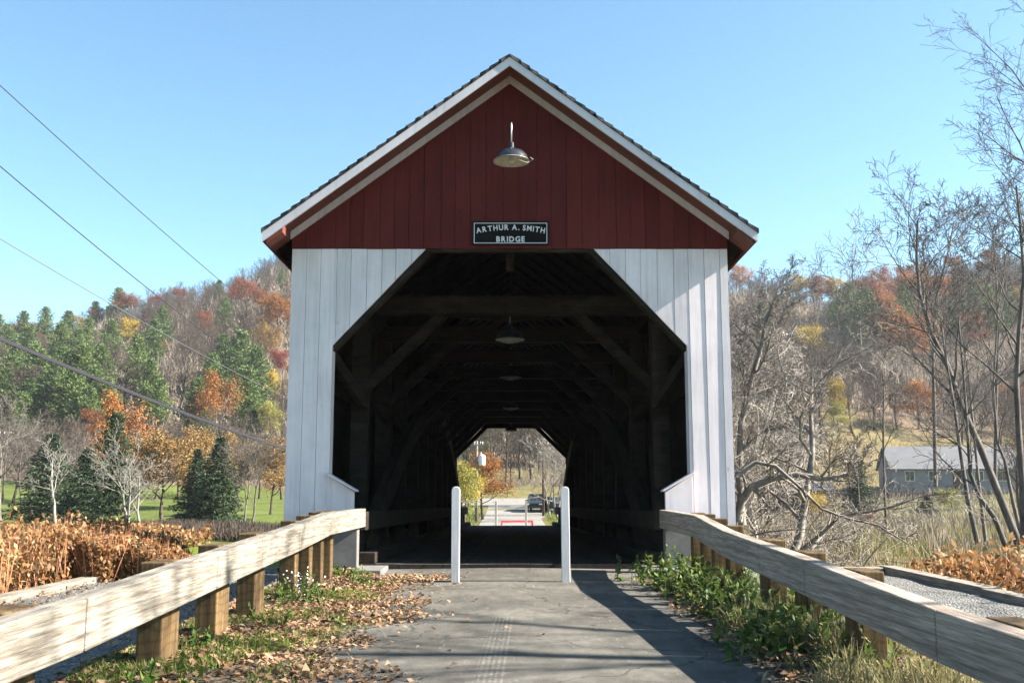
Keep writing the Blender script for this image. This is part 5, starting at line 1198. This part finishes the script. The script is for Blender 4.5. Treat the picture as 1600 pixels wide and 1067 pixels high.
# ---------------------------------------------------------------- vehicles
cg, t, b = nodes('clear_glass'); tp = t.nodes.new('ShaderNodeBsdfTransparent'); mx = t.nodes.new('ShaderNodeMixShader'); mx.inputs[0].default_value = .15
b.inputs['Base Color'].default_value = (.6, .65, .65, 1); b.inputs['Roughness'].default_value = .1
t.links.new(tp.outputs[0], mx.inputs[1]); t.links.new(b.outputs[0], mx.inputs[2]); t.links.new(mx.outputs[0], t.nodes['Material Output'].inputs[0]); M['clear'] = cg
def car(name, label, cat, x, y, z, rz, paint, prof, glassprof, L, W=1.8, pick=False):
    C_ = thing(name, label, cat, (x, y, z), rz)
    pm = mat_plain(name + '_paint', paint, .6, .0, .05); pm.node_tree.nodes['Principled BSDF'].inputs['Specular IOR Level'].default_value = .2; pm.node_tree.nodes['Principled BSDF'].inputs['Coat Weight'].default_value = .05
    # lower body along local y, profile (y,z); tumblehome for the cabin
    mb = MB(); mb.prism(prof, -W / 2, W / 2, 'x'); body = mb.build('body', pm, C_, bevel=.06)
    y0, y1, zb, yt0, yt1, zt = glassprof; wt = W / 2 - .16; wb = W / 2 - .04
    V = [(-wb, y0, zb), (wb, y0, zb), (wb, y1, zb), (-wb, y1, zb), (-wt, yt0, zt), (wt, yt0, zt), (wt, yt1, zt), (-wt, yt1, zt)]
    mb = MB()
    def lerp(a, c, t_): return tuple(a[i] + (c[i] - a[i]) * t_ for i in range(3))
    for i, j in ((0, 4), (1, 5), (2, 6), (3, 7)): mb.beam(V[i], V[j], .08, .08)
    m1 = lerp(V[0], V[3], .5); m2 = lerp(V[4], V[7], .5); mb.beam(m1, m2, .08, .08); m1 = lerp(V[1], V[2], .5); m2 = lerp(V[5], V[6], .5); mb.beam(m1, m2, .08, .08)
    mb.box(-wt - .05, wt + .05, yt0 - .05, yt1 + .05, zt + .0, zt + .05); mb.build('cab_roof', pm, C_, bevel=.03)
    mb = MB(); e = .02
    G = [(v[0] * (1 - e), v[1] * (1 - e * .5), v[2]) for v in V]
    mb.add(G, [(0, 1, 5, 4), (1, 2, 6, 5), (2, 3, 7, 6), (3, 0, 4, 7)]); mb.build('windows', M['clear' if pick else 'glass'], C_)
    for sx_ in (-1, 1):
        for wy_ in (-L * .31, L * .30):
            mb = MB(); n = 18; rr = .33
            V2 = []; 
            ring = [(rr * math.cos(q * 6.283 / n), rr * math.sin(q * 6.283 / n)) for q in range(n)]
            mb.prism([(wy_ + a, .33 + b_) for a, b_ in ring], sx_ * (W / 2 - .2), sx_ * (W / 2 + .02), 'x'); wl = mb.build('wheel', M['rubber'], C_, bevel=.03)
            ring = [(.19 * math.cos(q * 6.283 / n), .19 * math.sin(q * 6.283 / n)) for q in range(n)]
            mb = MB(); mb.prism([(wy_ + a, .33 + b_) for a, b_ in ring], sx_ * (W / 2 + .022), sx_ * (W / 2 + .035), 'x'); mb.build('rim', M['galv'], wl)
    for sx_ in (-1, 1):
        mb = MB(); mb.box(*sorted((sx_ * (W / 2 - .4), sx_ * (W / 2 - .08))), -L / 2 - .02, -L / 2 + .05, .66, .76); mb.build('headlight', M['enamel'], C_, bevel=.02)
        mb = MB(); mb.box(*sorted((sx_ * (W / 2 - .3), sx_ * (W / 2 - .06))), L / 2 - .05, L / 2 + .02, .7, .95); mb.build('tail_light', M['red_leaf'], C_, bevel=.02)
        mb = MB(); mb.box(*sorted((sx_ * (W / 2 + .0), sx_ * (W / 2 + .2))), y0 + .25, y0 + .35, 1.0, 1.15); mb.build('mirror', pm, C_, bevel=.02)
    mb = MB(); mb.box(-W / 2 + .03, W / 2 - .03, -L / 2 - .05, -L / 2 + .02, .32, .5); mb.build('bumper', M['rubber'], C_, bevel=.02)
    mb = MB(); mb.box(-.3, .3, -L / 2 - .055, -L / 2 - .03, .42, .56) if False else mb.box(-.45, .45, -L / 2 - .012, -L / 2 + .02, .58, .76); mb.build('grille', M['black'], C_)
    return C_
SUV = [(-2.3, .35), (2.25, .35), (2.3, .95), (1.9, 1.05), (-1.0, 1.05), (-2.15, .92), (-2.32, .7)]
car('suv', 'dark blue grey suv parked at the right side of the far road', 'car', (838.5 - 800) / 1556 * 104, 104, float(np.interp(104, *zip(*ROAD))), -.15, (.015, .025, .035), SUV, (-1.0, 2.15, 1.03, -.45, 1.95, 1.68), 4.6)
car('parked_car', 'grey car parked on the grass right of the brown pole', 'car', (868 - 800) / 1556 * 103, 103, gz((868 - 800) / 1556 * 103, 103) + .05, .5, (.07, .085, .1), [(-2.2, .3), (2.2, .3), (2.25, .9), (1.5, .95), (-1.0, .95), (-2.1, .8)], (-1.0, 1.7, .93, -.3, 1.1, 1.42), 4.4)
TR = [(-2.7, .5), (2.7, .5), (2.72, 1.22), (-1.2, 1.22), (-2.6, 1.12), (-2.75, .9)]
pz = zat(813, 57) - 1.93
car('pickup_truck', 'bright red pickup truck just beyond the bridge, only its cab roof showing', 'pickup truck', (808 - 800) / 1556 * 57, 57, pz, 0, (.50, .03, .04), TR, (-1.2, .6, 1.2, -.75, .45, 1.88), 5.4, 2.0, True)

# ---------------------------------------------------------------- air
m = bpy.data.materials.new('haze'); m.use_nodes = True; t = m.node_tree; t.nodes.remove(t.nodes['Principled BSDF'])
pv = t.nodes.new('ShaderNodeVolumePrincipled'); pv.inputs['Color'].default_value = (.93, .95, 1, 1); pv.inputs['Density'].default_value = .00017; pv.inputs['Anisotropy'].default_value = .2
t.links.new(pv.outputs[0], t.nodes['Material Output'].inputs['Volume'])
mb = MB(); mb.box(-490, 490, -45, 725, -7, 120); hz = mb.build('haze', m); hz['kind'] = 'stuff'; hz['label'] = 'thin pale haze lying over the valley and the far hills'; hz['category'] = 'haze'
